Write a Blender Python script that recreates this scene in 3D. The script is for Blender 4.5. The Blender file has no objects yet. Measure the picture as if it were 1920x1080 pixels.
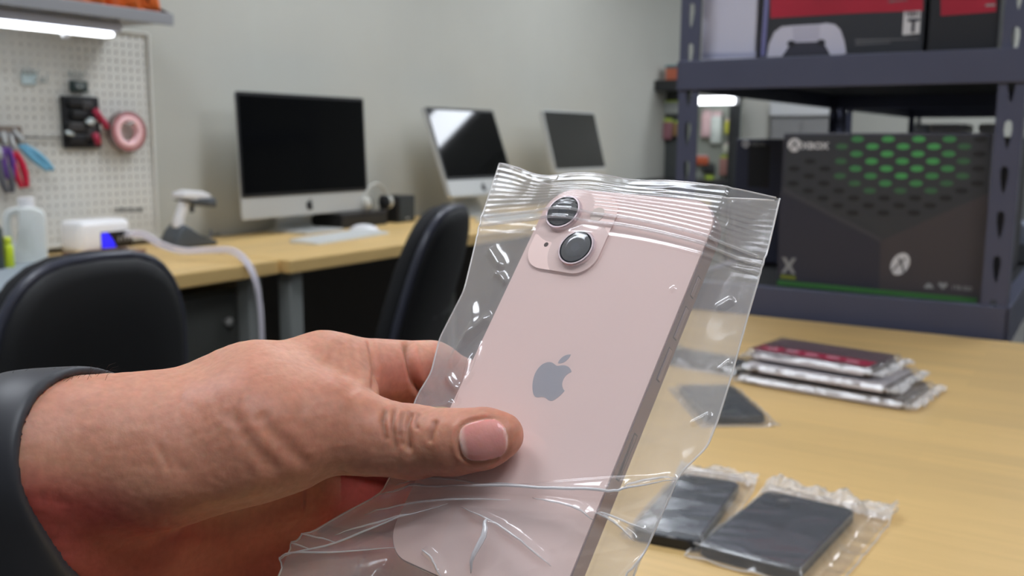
import bpy, bmesh, math, random
import numpy as np
from mathutils import Vector, Matrix

random.seed(7)
rng = np.random.default_rng(7)
SC = bpy.context.scene
COL = SC.collection
PI = math.pi

# ------------------------------------------------------------------ camera
F = 1800.0                      # focal length in pixels of the 1920 wide frame
CZ = 1.115                      # eye height
DZ = 0.775                      # bench height
_y = np.array([2075 - 960, 540 - 268, -F]); _y /= np.linalg.norm(_y)
_x = -np.array([-1890 - 960, 540 - 245, -F]); _x /= np.linalg.norm(_x)
for _ in range(20):
    d = _x @ _y
    _x, _y = _x - d / 2 * _y, _y - d / 2 * _x
    _x /= np.linalg.norm(_x); _y /= np.linalg.norm(_y)
M = np.array([_x, _y, np.cross(_x, _y)])        # world = M @ camera vector
CAM = np.array([0, 0, CZ])
cam_d = bpy.data.cameras.new('camera')
cam = bpy.data.objects.new('camera', cam_d)
COL.objects.link(cam)
mw = Matrix.Identity(4)
for i in range(3):
    for j in range(3):
        mw[i][j] = float(M[i, j])
mw.translation = Vector(CAM)
cam.matrix_world = mw
cam_d.sensor_width = 36.0
cam_d.lens = F / 1920 * 36
cam_d.clip_start = 0.02
cam_d.dof.use_dof = True
cam_d.dof.focus_distance = 0.318
cam_d.dof.aperture_fstop = 16.5
SC.camera = cam

# ------------------------------------------------------------------ light and exposure
SC.view_settings.view_transform = 'Standard'
SC.view_settings.look = 'None'
SC.view_settings.gamma = 1.0
SC.view_settings.use_curve_mapping = False
SC.view_settings.exposure = 0.0
W = bpy.data.worlds.new('room_ambience'); SC.world = W
W.use_nodes = True
W.node_tree.nodes['Background'].inputs[0].default_value = (0.93, 0.96, 1.0, 1)
W.node_tree.nodes['Background'].inputs[1].default_value = 0.11
PANEL_E = 13.8                  # ceiling troffers
TUBE_E = 5.5                    # under-shelf tube

# ------------------------------------------------------------------ helpers
def ray(u, v): return M @ np.array([(u - 960) / F, (540 - v) / F, -1.0])
def onz(u, v, z): r = ray(u, v); return CAM + r * ((z - CZ) / r[2])
def onx(u, v, x): r = ray(u, v); return CAM + r * (x / r[0])
def ony(u, v, y): r = ray(u, v); return CAM + r * (y / r[1])

def lin(c):
    return tuple(((x / 255) / 12.92 if x / 255 <= 0.04045 else ((x / 255 + 0.055) / 1.055) ** 2.4) for x in c)

MATS = {}
def mat(name, rgb, rough=0.5, metal=0.0, var=0.0, scale=30.0, bump=0.0, coat=0.0, spec=0.5, emit=0.0, stretch=None, alpha=None, sss=0.0):
    if name in MATS: return MATS[name]
    m = bpy.data.materials.new(name); m.use_nodes = True
    nt = m.node_tree; b = nt.nodes['Principled BSDF']
    c = lin(rgb)
    b.inputs['Base Color'].default_value = (*c, 1)
    b.inputs['Roughness'].default_value = rough
    b.inputs['Metallic'].default_value = metal
    b.inputs['Coat Weight'].default_value = coat
    b.inputs['Specular IOR Level'].default_value = spec
    if sss:
        b.inputs['Subsurface Weight'].default_value = sss
        b.inputs['Subsurface Radius'].default_value = (1, 1, 1)
        b.inputs['Subsurface Scale'].default_value = 0.01
    if emit:
        b.inputs['Emission Color'].default_value = (*c, 1)
        b.inputs['Emission Strength'].default_value = emit
    if var or bump:
        tc = nt.nodes.new('ShaderNodeTexCoord')
        mp = nt.nodes.new('ShaderNodeMapping')
        if stretch: mp.inputs['Scale'].default_value = stretch
        nz = nt.nodes.new('ShaderNodeTexNoise')
        nz.inputs['Scale'].default_value = scale
        nz.inputs['Detail'].default_value = 5
        nt.links.new(tc.outputs['Object'], mp.inputs[0]); nt.links.new(mp.outputs[0], nz.inputs['Vector'])
        if var:
            rp = nt.nodes.new('ShaderNodeValToRGB')
            rp.color_ramp.elements[0].position = 0.3; rp.color_ramp.elements[1].position = 0.7
            rp.color_ramp.elements[0].color = (*[x * (1 - var) for x in c], 1)
            rp.color_ramp.elements[1].color = (*[min(1, x * (1 + var)) for x in c], 1)
            nt.links.new(nz.outputs['Fac'], rp.inputs[0]); nt.links.new(rp.outputs[0], b.inputs['Base Color'])
        if bump:
            bp = nt.nodes.new('ShaderNodeBump'); bp.inputs['Strength'].default_value = bump
            bp.inputs['Distance'].default_value = 0.002
            nt.links.new(nz.outputs['Fac'], bp.inputs['Height']); nt.links.new(bp.outputs[0], b.inputs['Normal'])
    MATS[name] = m
    return m

def obj(name, me, m=None, parent=None, smooth=False):
    """link one mesh object; me is a bmesh or (verts, faces)"""
    if isinstance(me, bmesh.types.BMesh):
        d = bpy.data.meshes.new(name); bmesh.ops.recalc_face_normals(me, faces=me.faces[:])
        me.to_mesh(d); me.free()
    elif isinstance(me, tuple):
        d = bpy.data.meshes.new(name)
        v, f = me
        d.from_pydata([tuple(map(float, p)) for p in v], [], [tuple(map(int, q)) for q in f]); d.update()
    else:
        d = me
    if m: d.materials.clear(); d.materials.append(m)
    if smooth:
        for p in d.polygons: p.use_smooth = True
    o = bpy.data.objects.new(name, d); COL.objects.link(o)
    if parent: o.parent = parent
    return o

def tag(o, label=None, cat=None, group=None, kind=None):
    if label: o['label'] = label
    if cat: o['category'] = cat
    if group: o['group'] = group
    if kind: o['kind'] = kind
    return o

def thing(name, loc, label, cat, group=None, rz=0.0):
    o = bpy.data.objects.new(name, None); COL.objects.link(o)
    o.empty_display_size = 0.05
    o.location = tuple(map(float, loc)); o.rotation_euler = (0, 0, rz)
    return tag(o, label, cat, group)

def dup(root, loc, rz=None, label=None):
    r = root.copy(); COL.objects.link(r); r.location = tuple(map(float, loc))
    if rz is not None: r.rotation_euler = (0, 0, rz)
    if label: r['label'] = label
    for ch in root.children:
        c = ch.copy(); COL.objects.link(c); c.parent = r
        for g in ch.children:
            k = g.copy(); COL.objects.link(k); k.parent = c
    return r

def B(): return bmesh.new()

def box(bm, c, s, bev=0.0, seg=2, rot=None):
    g = bmesh.ops.create_cube(bm, size=1.0)['verts']
    mtx = Matrix.Translation(Vector(tuple(map(float, c)))) @ (rot.to_4x4() if rot else Matrix.Identity(4)) @ Matrix.Diagonal((s[0], s[1], s[2], 1))
    bmesh.ops.transform(bm, matrix=mtx, verts=g)
    if bev:
        es = {e for v in g for e in v.link_edges}
        bmesh.ops.bevel(bm, geom=list(es), offset=bev, segments=seg, affect='EDGES', profile=0.5)
    return bm

def cyl(bm, a, b, r1, r2=None, n=16, cap=True):
    a = Vector(tuple(map(float, a))); b = Vector(tuple(map(float, b))); r2 = r1 if r2 is None else r2
    d = b - a
    q = d.to_track_quat('Z', 'Y').to_matrix().to_4x4()
    bmesh.ops.create_cone(bm, cap_ends=cap, segments=n, radius1=r1, radius2=r2, depth=d.length,
                          matrix=Matrix.Translation((a + b) / 2) @ q)
    return bm

def tube(bm, pts, r, n=8, closed=False):
    pts = [Vector(tuple(map(float, p))) for p in pts]
    rs = r if isinstance(r, (list, tuple)) else [r] * len(pts)
    rings = []; up = None
    for i, p in enumerate(pts):
        t = (pts[(i + 1) % len(pts)] - pts[i - 1]) if closed else (pts[min(i + 1, len(pts) - 1)] - pts[max(i - 1, 0)])
        t.normalize()
        if up is None:
            up = t.orthogonal().normalized()
        up = (up - t * up.dot(t)); up.normalize()
        s = t.cross(up)
        rings.append([bm.verts.new(p + (up * math.cos(k * 2 * PI / n) + s * math.sin(k * 2 * PI / n)) * rs[i]) for k in range(n)])
    m = len(rings)
    for i in range(m if closed else m - 1):
        A, C = rings[i], rings[(i + 1) % m]
        for k in range(n):
            bm.faces.new((A[k], A[(k + 1) % n], C[(k + 1) % n], C[k]))
    if not closed:
        bm.faces.new(rings[0][::-1]); bm.faces.new(rings[-1])
    return bm

def smooth_path(pts, n=8):
    P = [np.array(p, float) for p in pts]; out = []
    for i in range(len(P) - 1):
        p0, p1, p2, p3 = P[max(i - 1, 0)], P[i], P[i + 1], P[min(i + 2, len(P) - 1)]
        for k in range(n):
            t = k / n
            out.append(0.5 * ((2 * p1) + (-p0 + p2) * t + (2 * p0 - 5 * p1 + 4 * p2 - p3) * t * t + (-p0 + 3 * p1 - 3 * p2 + p3) * t ** 3))
    out.append(P[-1]); return out

def lathe(bm, prof, c=(0, 0, 0), n=24):
    rings = []
    for r, z in prof:
        rings.append([bm.verts.new((c[0] + r * math.cos(k * 2 * PI / n), c[1] + r * math.sin(k * 2 * PI / n), c[2] + z)) for k in range(n)])
    for A, C in zip(rings, rings[1:]):
        for k in range(n):
            bm.faces.new((A[k], A[(k + 1) % n], C[(k + 1) % n], C[k]))
    bm.faces.new(rings[0][::-1]); bm.faces.new(rings[-1])
    return bm

def prism(bm, poly, axis_o, ax, ay, an, d0, d1, bev=0.0, seg=2):
    """polygon in the plane (axis_o; ax, ay) extruded along an from d0 to d1"""
    O, X, Y, N = (np.array(a, float) for a in (axis_o, ax, ay, an))
    a = [bm.verts.new(tuple(O + X * p[0] + Y * p[1] + N * d0)) for p in poly]
    b = [bm.verts.new(tuple(O + X * p[0] + Y * p[1] + N * d1)) for p in poly]
    n = len(poly)
    f0 = bm.faces.new(a[::-1]); f1 = bm.faces.new(b)
    for i in range(n):
        bm.faces.new((a[i], a[(i + 1) % n], b[(i + 1) % n], b[i]))
    if bev:
        bmesh.ops.bevel(bm, geom=list(f1.edges) + list(f0.edges), offset=bev, segments=seg, affect='EDGES', profile=0.5)
    return bm

def rrect(w, h, r, n=8, cx=0, cy=0):
    out = []
    for sx, sy, a0 in ((1, 1, 0), (-1, 1, PI / 2), (-1, -1, PI), (1, -1, 1.5 * PI)):
        for k in range(n + 1):
            a = a0 + k * PI / 2 / n
            out.append((cx + sx * (w / 2 - r) + r * math.cos(a), cy + sy * (h / 2 - r) + r * math.sin(a)))
    return out

def circle(r, n=24, cx=0, cy=0, ry=None):
    ry = ry or r
    return [(cx + r * math.cos(k * 2 * PI / n), cy + ry * math.sin(k * 2 * PI / n)) for k in range(n)]

def holed(bm, O, ax, ay, an, th, cells, back=True):
    """sheet made of rectangular cells, each with an 8-point hole cut through it"""
    O, X, Y, N = (np.array(a, float) for a in (O, ax, ay, an))
    for (x0, y0, x1, y1, hole) in cells:
        cx, cy = (x0 + x1) / 2, (y0 + y1) / 2
        outer = [(x1, cy), (x1, y1), (cx, y1), (x0, y1), (x0, cy), (x0, y0), (cx, y0), (x1, y0)]
        if hole is None:
            vs = [bm.verts.new(tuple(O + X * p[0] + Y * p[1])) for p in ((x0, y0), (x1, y0), (x1, y1), (x0, y1))]
            bm.faces.new(vs)
            if back:
                vs = [bm.verts.new(tuple(O + X * p[0] + Y * p[1] - N * th)) for p in ((x0, y1), (x1, y1), (x1, y0), (x0, y0))]
                bm.faces.new(vs)
            continue
        vo = [bm.verts.new(tuple(O + X * p[0] + Y * p[1])) for p in outer]
        vh = [bm.verts.new(tuple(O + X * p[0] + Y * p[1])) for p in hole]
        vb = [bm.verts.new(tuple(O + X * p[0] + Y * p[1] - N * th)) for p in hole]
        for k in range(8):
            j = (k + 1) % 8
            bm.faces.new((vo[k], vo[j], vh[j], vh[k])); bm.faces.new((vh[k], vh[j], vb[j], vb[k]))
        if back:
            vq = [bm.verts.new(tuple(O + X * p[0] + Y * p[1] - N * th)) for p in outer]
            for k in range(8):
                j = (k + 1) % 8
                bm.faces.new((vq[j], vq[k], vb[k], vb[j]))
    return bm

def text_mesh(name, body, size, O, ax, ay, an, m, parent, bold=0.0, ext=0.0004, align='LEFT'):
    cu = bpy.data.curves.new(name, 'FONT'); cu.body = body; cu.size = size; cu.offset = bold; cu.extrude = ext
    cu.align_x = align; cu.resolution_u = 3
    t = bpy.data.objects.new(name, cu); COL.objects.link(t)
    dg = bpy.context.evaluated_depsgraph_get(); dg.update()
    d = bpy.data.meshes.new_from_object(t.evaluated_get(dg))
    bpy.data.objects.remove(t); bpy.data.curves.remove(cu)
    o = bpy.data.objects.new(name, d); COL.objects.link(o)
    d.materials.clear(); d.materials.append(m)
    mt = Matrix.Identity(4)
    for i in range(3):
        mt[i][0] = float(ax[i]); mt[i][1] = float(ay[i]); mt[i][2] = float(an[i])
    mt.translation = Vector(tuple(map(float, O)))
    d.transform(mt)
    o.parent = parent
    return o

FRUIT_LOGO = "M12.152 6.896c-.948 0-2.415-1.078-3.96-1.04-2.04.027-3.91 1.183-4.961 3.014-2.117 3.675-.546 9.103 1.519 12.09 1.013 1.454 2.208 3.09 3.792 3.039 1.52-.065 2.09-.987 3.935-.987 1.831 0 2.35.987 3.96.948 1.637-.026 2.676-1.48 3.676-2.948 1.156-1.688 1.636-3.325 1.662-3.415-.039-.013-3.182-1.221-3.22-4.857-.026-3.04 2.48-4.494 2.597-4.559-1.429-2.09-3.623-2.324-4.39-2.376-2-.156-3.675 1.09-4.61 1.09z"
LEAF = "M15.53 3.83c.843-1.012 1.4-2.427 1.245-3.83-1.207.052-2.662.805-3.532 1.818-.78.896-1.454 2.338-1.273 3.714 1.338.104 2.715-.688 3.559-1.701"
def svg(d, n=6):
    import re
    tk = re.findall(r'[MczZ]|-?\d*\.\d+|-?\d+', d)
    i = 0; pts = []; cur = np.zeros(2)
    while i < len(tk):
        if tk[i] == 'M':
            cur = np.array([float(tk[i + 1]), float(tk[i + 2])]); pts.append(cur.copy()); i += 3
        elif tk[i] == 'c': i += 1
        elif tk[i] in 'zZ': break
        else:
            a = [float(x) for x in tk[i:i + 6]]; i += 6
            p1, p2, p3 = cur + a[0:2], cur + a[2:4], cur + a[4:6]
            for k in range(1, n + 1):
                t = k / n
                pts.append((1 - t) ** 3 * cur + 3 * (1 - t) ** 2 * t * p1 + 3 * (1 - t) * t * t * p2 + t ** 3 * p3)
            cur = p3
    if np.linalg.norm(pts[0] - pts[-1]) < 1e-3: pts.pop()
    return [((p[0] - 12) / 24, (12 - p[1]) / 24) for p in pts]
def logo_bm(O, ax, ay, an, size, ext):
    bm = B()
    for d in (FRUIT_LOGO, LEAF):
        prism(bm, [(x * size, y * size) for x, y in svg(d)], O, ax, ay, an, 0, ext)
    return bm

# ------------------------------------------------------------------ materials
def wood(name, rgb, axis):
    m = bpy.data.materials.new(name); m.use_nodes = True; nt = m.node_tree; b = nt.nodes['Principled BSDF']
    c = np.array(lin(rgb))
    tc = nt.nodes.new('ShaderNodeTexCoord')
    br = nt.nodes.new('ShaderNodeTexBrick')            # the glued staves of a maple top (colour only)
    br.inputs['Scale'].default_value = 1.0
    br.inputs['Brick Width'].default_value = 0.42; br.inputs['Row Height'].default_value = 0.038
    br.inputs['Mortar Size'].default_value = 0.0; br.offset = 0.37
    br.inputs['Color1'].default_value = (*(c * 0.93), 1); br.inputs['Color2'].default_value = (*(c * np.array([1.06, 1.05, 1.02])), 1)
    mp = nt.nodes.new('ShaderNodeMapping')
    if axis == 'Y': mp.inputs['Rotation'].default_value = (0, 0, PI / 2)
    nz = nt.nodes.new('ShaderNodeTexNoise'); nz.inputs['Scale'].default_value = 9; nz.inputs['Detail'].default_value = 6
    m2 = nt.nodes.new('ShaderNodeMapping'); m2.inputs['Scale'].default_value = (1, 14, 6) if axis == 'X' else (14, 1, 6)
    mx = nt.nodes.new('ShaderNodeMix'); mx.data_type = 'RGBA'; mx.blend_type = 'MULTIPLY'; mx.inputs[0].default_value = 0.22
    nt.links.new(tc.outputs['Object'], mp.inputs[0]); nt.links.new(mp.outputs[0], br.inputs['Vector'])
    nt.links.new(tc.outputs['Object'], m2.inputs[0]); nt.links.new(m2.outputs[0], nz.inputs['Vector'])
    nt.links.new(br.outputs['Color'], mx.inputs[6]); nt.links.new(nz.outputs['Fac'], mx.inputs[7])
    nt.links.new(mx.outputs[2], b.inputs['Base Color'])
    b.inputs['Roughness'].default_value = 0.42
    return m

def film(name, haze=0.16, rough=0.08, tint=(1, 1, 1), gloss=0.08, hazecol=(0.95, 0.95, 0.97)):
    """thin polyethylene: mostly lets light straight through, a little milky, with a glossy skin"""
    m = bpy.data.materials.new(name); m.use_nodes = True; nt = m.node_tree; nt.nodes.clear()
    out = nt.nodes.new('ShaderNodeOutputMaterial')
    tr = nt.nodes.new('ShaderNodeBsdfTransparent'); tr.inputs[0].default_value = (*tint, 1)
    df = nt.nodes.new('ShaderNodeBsdfDiffuse'); df.inputs[0].default_value = (*hazecol, 1)
    tl = nt.nodes.new('ShaderNodeBsdfTranslucent'); tl.inputs[0].default_value = (*hazecol, 1)
    dm = nt.nodes.new('ShaderNodeMixShader'); dm.inputs[0].default_value = 0.4
    gl = nt.nodes.new('ShaderNodeBsdfGlossy'); gl.inputs['Roughness'].default_value = rough
    m1 = nt.nodes.new('ShaderNodeMixShader'); m1.inputs[0].default_value = haze
    fr = nt.nodes.new('ShaderNodeLayerWeight'); fr.inputs[0].default_value = 0.5
    pw = nt.nodes.new('ShaderNodeMath'); pw.operation = 'POWER'; pw.inputs[1].default_value = 4.0
    mm = nt.nodes.new('ShaderNodeMath'); mm.operation = 'MULTIPLY_ADD'; mm.inputs[1].default_value = 0.9; mm.inputs[2].default_value = gloss
    m2 = nt.nodes.new('ShaderNodeMixShader')
    L = nt.links.new
    L(df.outputs[0], dm.inputs[1]); L(tl.outputs[0], dm.inputs[2])
    L(tr.outputs[0], m1.inputs[1]); L(dm.outputs[0], m1.inputs[2])
    L(fr.outputs['Facing'], pw.inputs[0]); L(pw.outputs[0], mm.inputs[0]); L(mm.outputs[0], m2.inputs[0])
    L(m1.outputs[0], m2.inputs[1]); L(gl.outputs[0], m2.inputs[2]); L(m2.outputs[0], out.inputs[0])
    return m

WALL = mat('wall_paint', (184, 184, 175), 0.85, var=0.02, scale=3)
FLOOR = mat('floor_concrete', (105, 103, 100), 0.6, var=0.1, scale=4)
CEIL = mat('ceiling_tile', (205, 205, 203), 0.9)
PEGM = mat('pegboard_enamel', (212, 211, 204), 0.5)
MAPLE_X = wood('maple_top_table', (228, 191, 128), 'X')
MAPLE_Y = wood('maple_top_desk', (233, 197, 131), 'Y')
GREYM = mat('grey_metal', (150, 150, 152), 0.45, 0.2)
LEGM = mat('desk_leg_metal', (152, 156, 152), 0.5, 0.1)
ALU = mat('aluminium', (190, 192, 190), 0.4, 0.25)
SCREEN = mat('screen_glass', (9, 10, 12), 0.05, spec=0.5)
SCREEN_MATT = mat('screen_glass_grey', (40, 40, 38), 0.28, spec=0.4)
BLACKP = mat('black_plastic', (26, 27, 30), 0.45)
BLACKF = mat('black_fabric', (25, 26, 29), 0.85, var=0.15, scale=300, bump=0.2)
RIMP = mat('dark_rim_plastic', (60, 62, 74), 0.35)
WHITEP = mat('white_plastic', (226, 226, 228), 0.35)
STEEL_BLUE = mat('rack_steel', (82, 85, 106), 0.42, 0.15, var=0.05, scale=8)
DARKDECK = mat('dark_deck', (30, 31, 34), 0.7)
UNDERDESK_SHADE = mat('underdesk_shade', (62, 58, 54), 0.7)
GLOW = mat('tube_glow', (246, 250, 255), 0.4, emit=TUBE_E)
PANELGLOW = mat('troffer_glow', (240, 246, 255), 0.5, emit=PANEL_E)

# ------------------------------------------------------------------ the setting
WX = -2.66                                  # plane of the desk wall
def slab(name, c, s, m):
    return tag(obj(name, box(B(), c, s), m), kind='structure')
slab('floor', (0.3, 3.2, -0.05), (7.0, 9.4, 0.1), FLOOR)
slab('wall_left', (WX - 0.05, 3.2, 1.35), (0.1, 9.4, 2.7), WALL)
slab('wall_back', (0.3, 7.95, 1.35), (7.0, 0.1, 2.7), WALL)
slab('ceiling', (0.3, 3.2, 2.75), (7.0, 9.4, 0.1), CEIL)
slab('baseboard_left', (WX + 0.008, 3.2, 0.05), (0.016, 9.4, 0.1), mat('baseboard', (70, 70, 72), 0.6))

def troffer(x, y, label, rz=0.0):
    t = thing('ceiling_light', (x, y, 2.7), label, 'ceiling light', None, rz)
    b = B()
    for sx in (-1, 1): box(b, (sx * 0.585, 0, -0.012), (0.03, 0.6, 0.024))
    for sy in (-1, 1): box(b, (0, sy * 0.285, -0.012), (1.2, 0.03, 0.024))
    obj('frame', b, WHITEP, t)
    obj('diffuser', box(B(), (0, 0, -0.008), (1.14, 0.54, 0.012)), PANELGLOW, t)
    return t
for x, y, w in ((-1.4, 0.30, 'above the near end of the desks'), (0.6, 0.0, 'above the front of the worktable'),
                (-1.5, 2.6, 'above the middle of the long desk'), (0.5, 2.9, 'above the dark storage rack'),
                (-0.75, 6.50, 'above the far end of the desk wall'), (-1.45, 4.5, 'added unseen above the third desk to brighten the wall'), (0.9, 5.6, 'above the far end of the rack row')):  # third-desk panel is added out of view to brighten the wall
    troffer(x, y, 'white recessed ceiling light panel ' + w)

# ------------------------------------------------------------------ long desk along the left wall
XF = -1.985
def desk(y0, y1, xf, label, mats):
    t = thing('workbench_desk', (WX + 0.35, (y0 + y1) / 2, 0), label, 'desk')
    cx, L = (WX + 0.02 + xf) / 2, y1 - y0
    ox, oy = WX + 0.35, (y0 + y1) / 2
    obj('tabletop', box(B(), (cx - ox, 0, DZ - 0.02), (xf - WX - 0.02, L, 0.04), 0.004), mats, t)
    for sy in (-1, 1):
        for xx in (xf - 0.06, WX + 0.08):
            b = B(); box(b, (xx - ox, sy * (L / 2 - 0.06), (DZ - 0.04) / 2), (0.05, 0.05, DZ - 0.04), 0.004)
            box(b, (xx - ox, sy * (L / 2 - 0.06), 0.012), (0.08, 0.08, 0.024), 0.004)
            obj('leg', b, LEGM, t)
    obj('rear_rail', box(B(), (WX + 0.08 - ox, 0, DZ - 0.09), (0.03, L - 0.2, 0.05)), LEGM, t)
    obj('back_panel', box(B(), (WX + 0.05 - ox, 0, 0.42), (0.012, L - 0.1, 0.6)), UNDERDESK_SHADE, t)  # dark sheet standing in for the shadow under the desk
    return t
desk(0.75, 1.935, XF, 'maple topped desk with grey legs under the pegboard', MAPLE_Y)
desk(1.945, 3.50, XF + 0.03, 'maple topped desk carrying the large computer and white keyboard', MAPLE_Y)
desk(3.51, 5.30, XF + 0.02, 'maple topped desk at the far end under the two tilted computers', MAPLE_Y)

p = onz(0, 491, DZ)
obj_mat = obj('bench_mat', box(B(), ((p[0] + XF - 0.01) / 2, 1.18, DZ + 0.002), (XF - 0.01 - p[0], 0.72, 0.004), 0.001), mat('mat_rubber', (150, 160, 168), 0.7))
tag(obj_mat, 'blue grey rubber bench mat lying on the desk in front of the pegboard', 'mat')

t = thing('drawer_cabinet', (-2.34, float(onx(392, 600, -2.12)[1]), 0), 'grey metal drawer cabinet with round knobs under the pegboard desk', 'cabinet')
CABM = mat('cabinet_grey', (112, 114, 110), 0.5, 0.1)
obj('carcass', box(B(), (0, 0, 0.36), (0.42, 0.36, 0.66), 0.005), CABM, t)
for k in range(3):
    dr = obj('drawer', box(B(), (0.216, 0, 0.15 + 0.215 * k), (0.014, 0.34, 0.2), 0.004), CABM, t)
    kb = B(); lathe(kb, [(0.006, 0), (0.006, 0.012), (0.013, 0.018), (0.013, 0.026), (0.006, 0.03)], n=14)
    bmesh.ops.rotate(kb, verts=kb.verts[:], cent=(0, 0, 0), matrix=Matrix.Rotation(PI / 2, 3, 'Y'))
    bmesh.ops.translate(kb, verts=kb.verts[:], vec=(0.223, 0.05, 0.17 + 0.215 * k))
    obj('knob', kb, mat('knob_white', (215, 215, 212), 0.3), dr, True)

# ---- pegboard with its holes
PX = WX + 0.022
t = thing('pegboard', (PX, 1.62, DZ + 0.01), 'cream enamelled steel pegboard full of square-set round holes behind the first desk', 'pegboard')
b = B(); pit = 0.0254; ny, nz = 32, 25; y0 = 2.03 - ny * pit; z0 = 0.80
cells = []
for i in range(ny):
    for j in range(nz):
        a, c = y0 + i * pit, z0 + j * pit
        cells.append((a, c, a + pit, c + pit, [(a + pit / 2 + 0.0048 * math.cos(k * PI / 4), c + pit / 2 + 0.0048 * math.sin(k * PI / 4)) for k in range(8)]))
holed(b, (PX, 0, 0), (0, 1, 0), (0, 0, 1), (1, 0, 0), 0.004, cells, back=False)
box(b, (PX - 0.007, y0 + ny * pit / 2, z0 + nz * pit / 2), (0.006, ny * pit, nz * pit))
bmesh.ops.translate(b, verts=b.verts[:], vec=(-PX, -1.62, -DZ - 0.01))
obj('perforated_panel', b, PEGM, t)
b = B()
for (c, s) in (((0.0, 2.034, 1.117), (0.03, 0.008, 0.645)), ((0.0, 1.62, 0.796), (0.03, 0.82, 0.008)), ((0.0, 1.62, 1.439), (0.03, 0.82, 0.008))):
    box(b, (c[0] - 0.006, c[1] - 1.62, c[2] - DZ - 0.01), s)
obj('edge_trim', b, PEGM, t)
b = B()
for k in range(6):
    q = onx(219 + k * 9, 392, PX + 0.001)
    box(b, (q[0] - PX, q[1] - 1.62, q[2] - DZ - 0.01), (0.001, 0.010, 0.007 + 0.004 * (k % 2)))
    box(b, (q[0] - PX, q[1] - 1.62 - 0.002, q[2] - DZ - 0.018), (0.001, 0.013, 0.004))
tag(obj('maker_lettering', b, mat('lettering_grey', (92, 92, 90), 0.6), t), 'grey printed lettering too blurred to read')

def peg(u, v, d=0.03): return onx(u, v, WX + d)

# hooks
HOOKM = mat('hook_zinc', (205, 215, 215), 0.25, 0.6)
hk = None
for n, (u, v) in enumerate(((44, 137), (62, 138), (60, 151), (79, 152), (131, 141), (150, 142))):
    q = peg(u, v, 0.024)
    if hk is None:
        hk = thing('peg_hook', q, '', 'hook', 'small wire hooks on the pegboard')
        obj('wire', tube(B(), [(0, 0, 0), (0.012, 0, -0.002), (0.022, 0, 0.0), (0.026, 0, 0.008), (0.024, 0, 0.014)], 0.0022, 6), HOOKM, hk, True)
        obj('back_clip', box(B(), (0.001, 0, 0.004), (0.003, 0.007, 0.016), 0.001), HOOKM, hk)
        o = hk
    else:
        o = dup(hk, q)
    o['label'] = ('upper left of the four pale wire hooks left of the black tool pack', 'upper right of the four pale wire hooks left of the black tool pack',
                  'lower wire hook holding the clear tag on the pegboard', 'lone wire hook just right of the clear tag',
                  'empty wire hook above the black tool pack, nearer the clear tag', 'empty wire hook above the black tool pack, nearer the tape roll')[n]
q = peg(54, 149, 0.03)
t = thing('clear_tag', q, 'small clear bluish plastic tag hanging from pale hooks on the pegboard', 'tag')
obj('card', box(B(), (0, 0, 0), (0.003, 0.042, 0.03), 0.001), mat('tag_blue', (190, 208, 212), 0.2), t)
obj('grip_strip', box(B(), (0.003, 0, 0.017), (0.004, 0.046, 0.006), 0.001), HOOKM, t)

# black tool pack
q = peg(156, 228, 0.045)
t = thing('tool_pack', q, 'black hanging tool pack with silver bits and red strap on the pegboard', 'tool pack')
sx = 0.0017
def yz(u, v):
    r = peg(u, v, 0.045) - q
    return r[1], r[2]
a, c = yz(124, 278), yz(188, 182)
obj('back_card', box(B(), (-0.012, (a[0] + c[0]) / 2, (a[1] + c[1]) / 2), (0.012, c[0] - a[0], c[1] - a[1]), 0.004), BLACKP, t)
a, c = yz(136, 172), yz(168, 152)
obj('hang_tab', box(B(), (-0.012, (a[0] + c[0]) / 2, (a[1] + c[1]) / 2), (0.008, c[0] - a[0], c[1] - a[1]), 0.003), mat('tab_teal', (48, 62, 62), 0.3), t)
cc = yz(151, 160)
obj('hang_ring', tube(B(), [(-0.004, cc[0] + 0.012 * math.cos(k * PI / 8), cc[1] + 0.007 * math.sin(k * PI / 8)) for k in range(16)], 0.002, 6, True), HOOKM, t, True)
for k, (u0, v0, u1, v1) in enumerate(((128, 200, 150, 188), (152, 205, 172, 190), (134, 222, 162, 208), (128, 246, 158, 230), (130, 268, 160, 252), (162, 262, 180, 236))):
    a, c = yz(u0, v0), yz(u1, v1)
    obj('pocket', box(B(), (0.0, (a[0] + c[0]) / 2, (a[1] + c[1]) / 2), (0.014, abs(c[0] - a[0]), abs(c[1] - a[1])), 0.004),
        mat('pack_grey', (62, 60, 60), 0.4) if k % 2 else mat('pack_dark', (36, 36, 38), 0.35), t)
for (u, v) in ((163, 230), (168, 226), (126, 250)):
    a = yz(u, v)
    obj('metal_bit', cyl(B(), (0.012, a[0] - 0.012, a[1] + 0.004), (0.012, a[0] + 0.012, a[1] - 0.004), 0.006), HOOKM, t, True)
b = B()
for (u0, v0, u1, v1) in ((172, 205, 184, 225), (184, 222, 196, 240), (172, 250, 180, 270)):
    a, c = yz(u0, v0), yz(u1, v1)
    tube(b, [(0.012, *a), (0.015, (a[0] + c[0]) / 2, (a[1] + c[1]) / 2), (0.012, *c)], 0.010, 8)
obj('red_strap', b, mat('strap_red', (168, 30, 66), 0.5), t, True)

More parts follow.
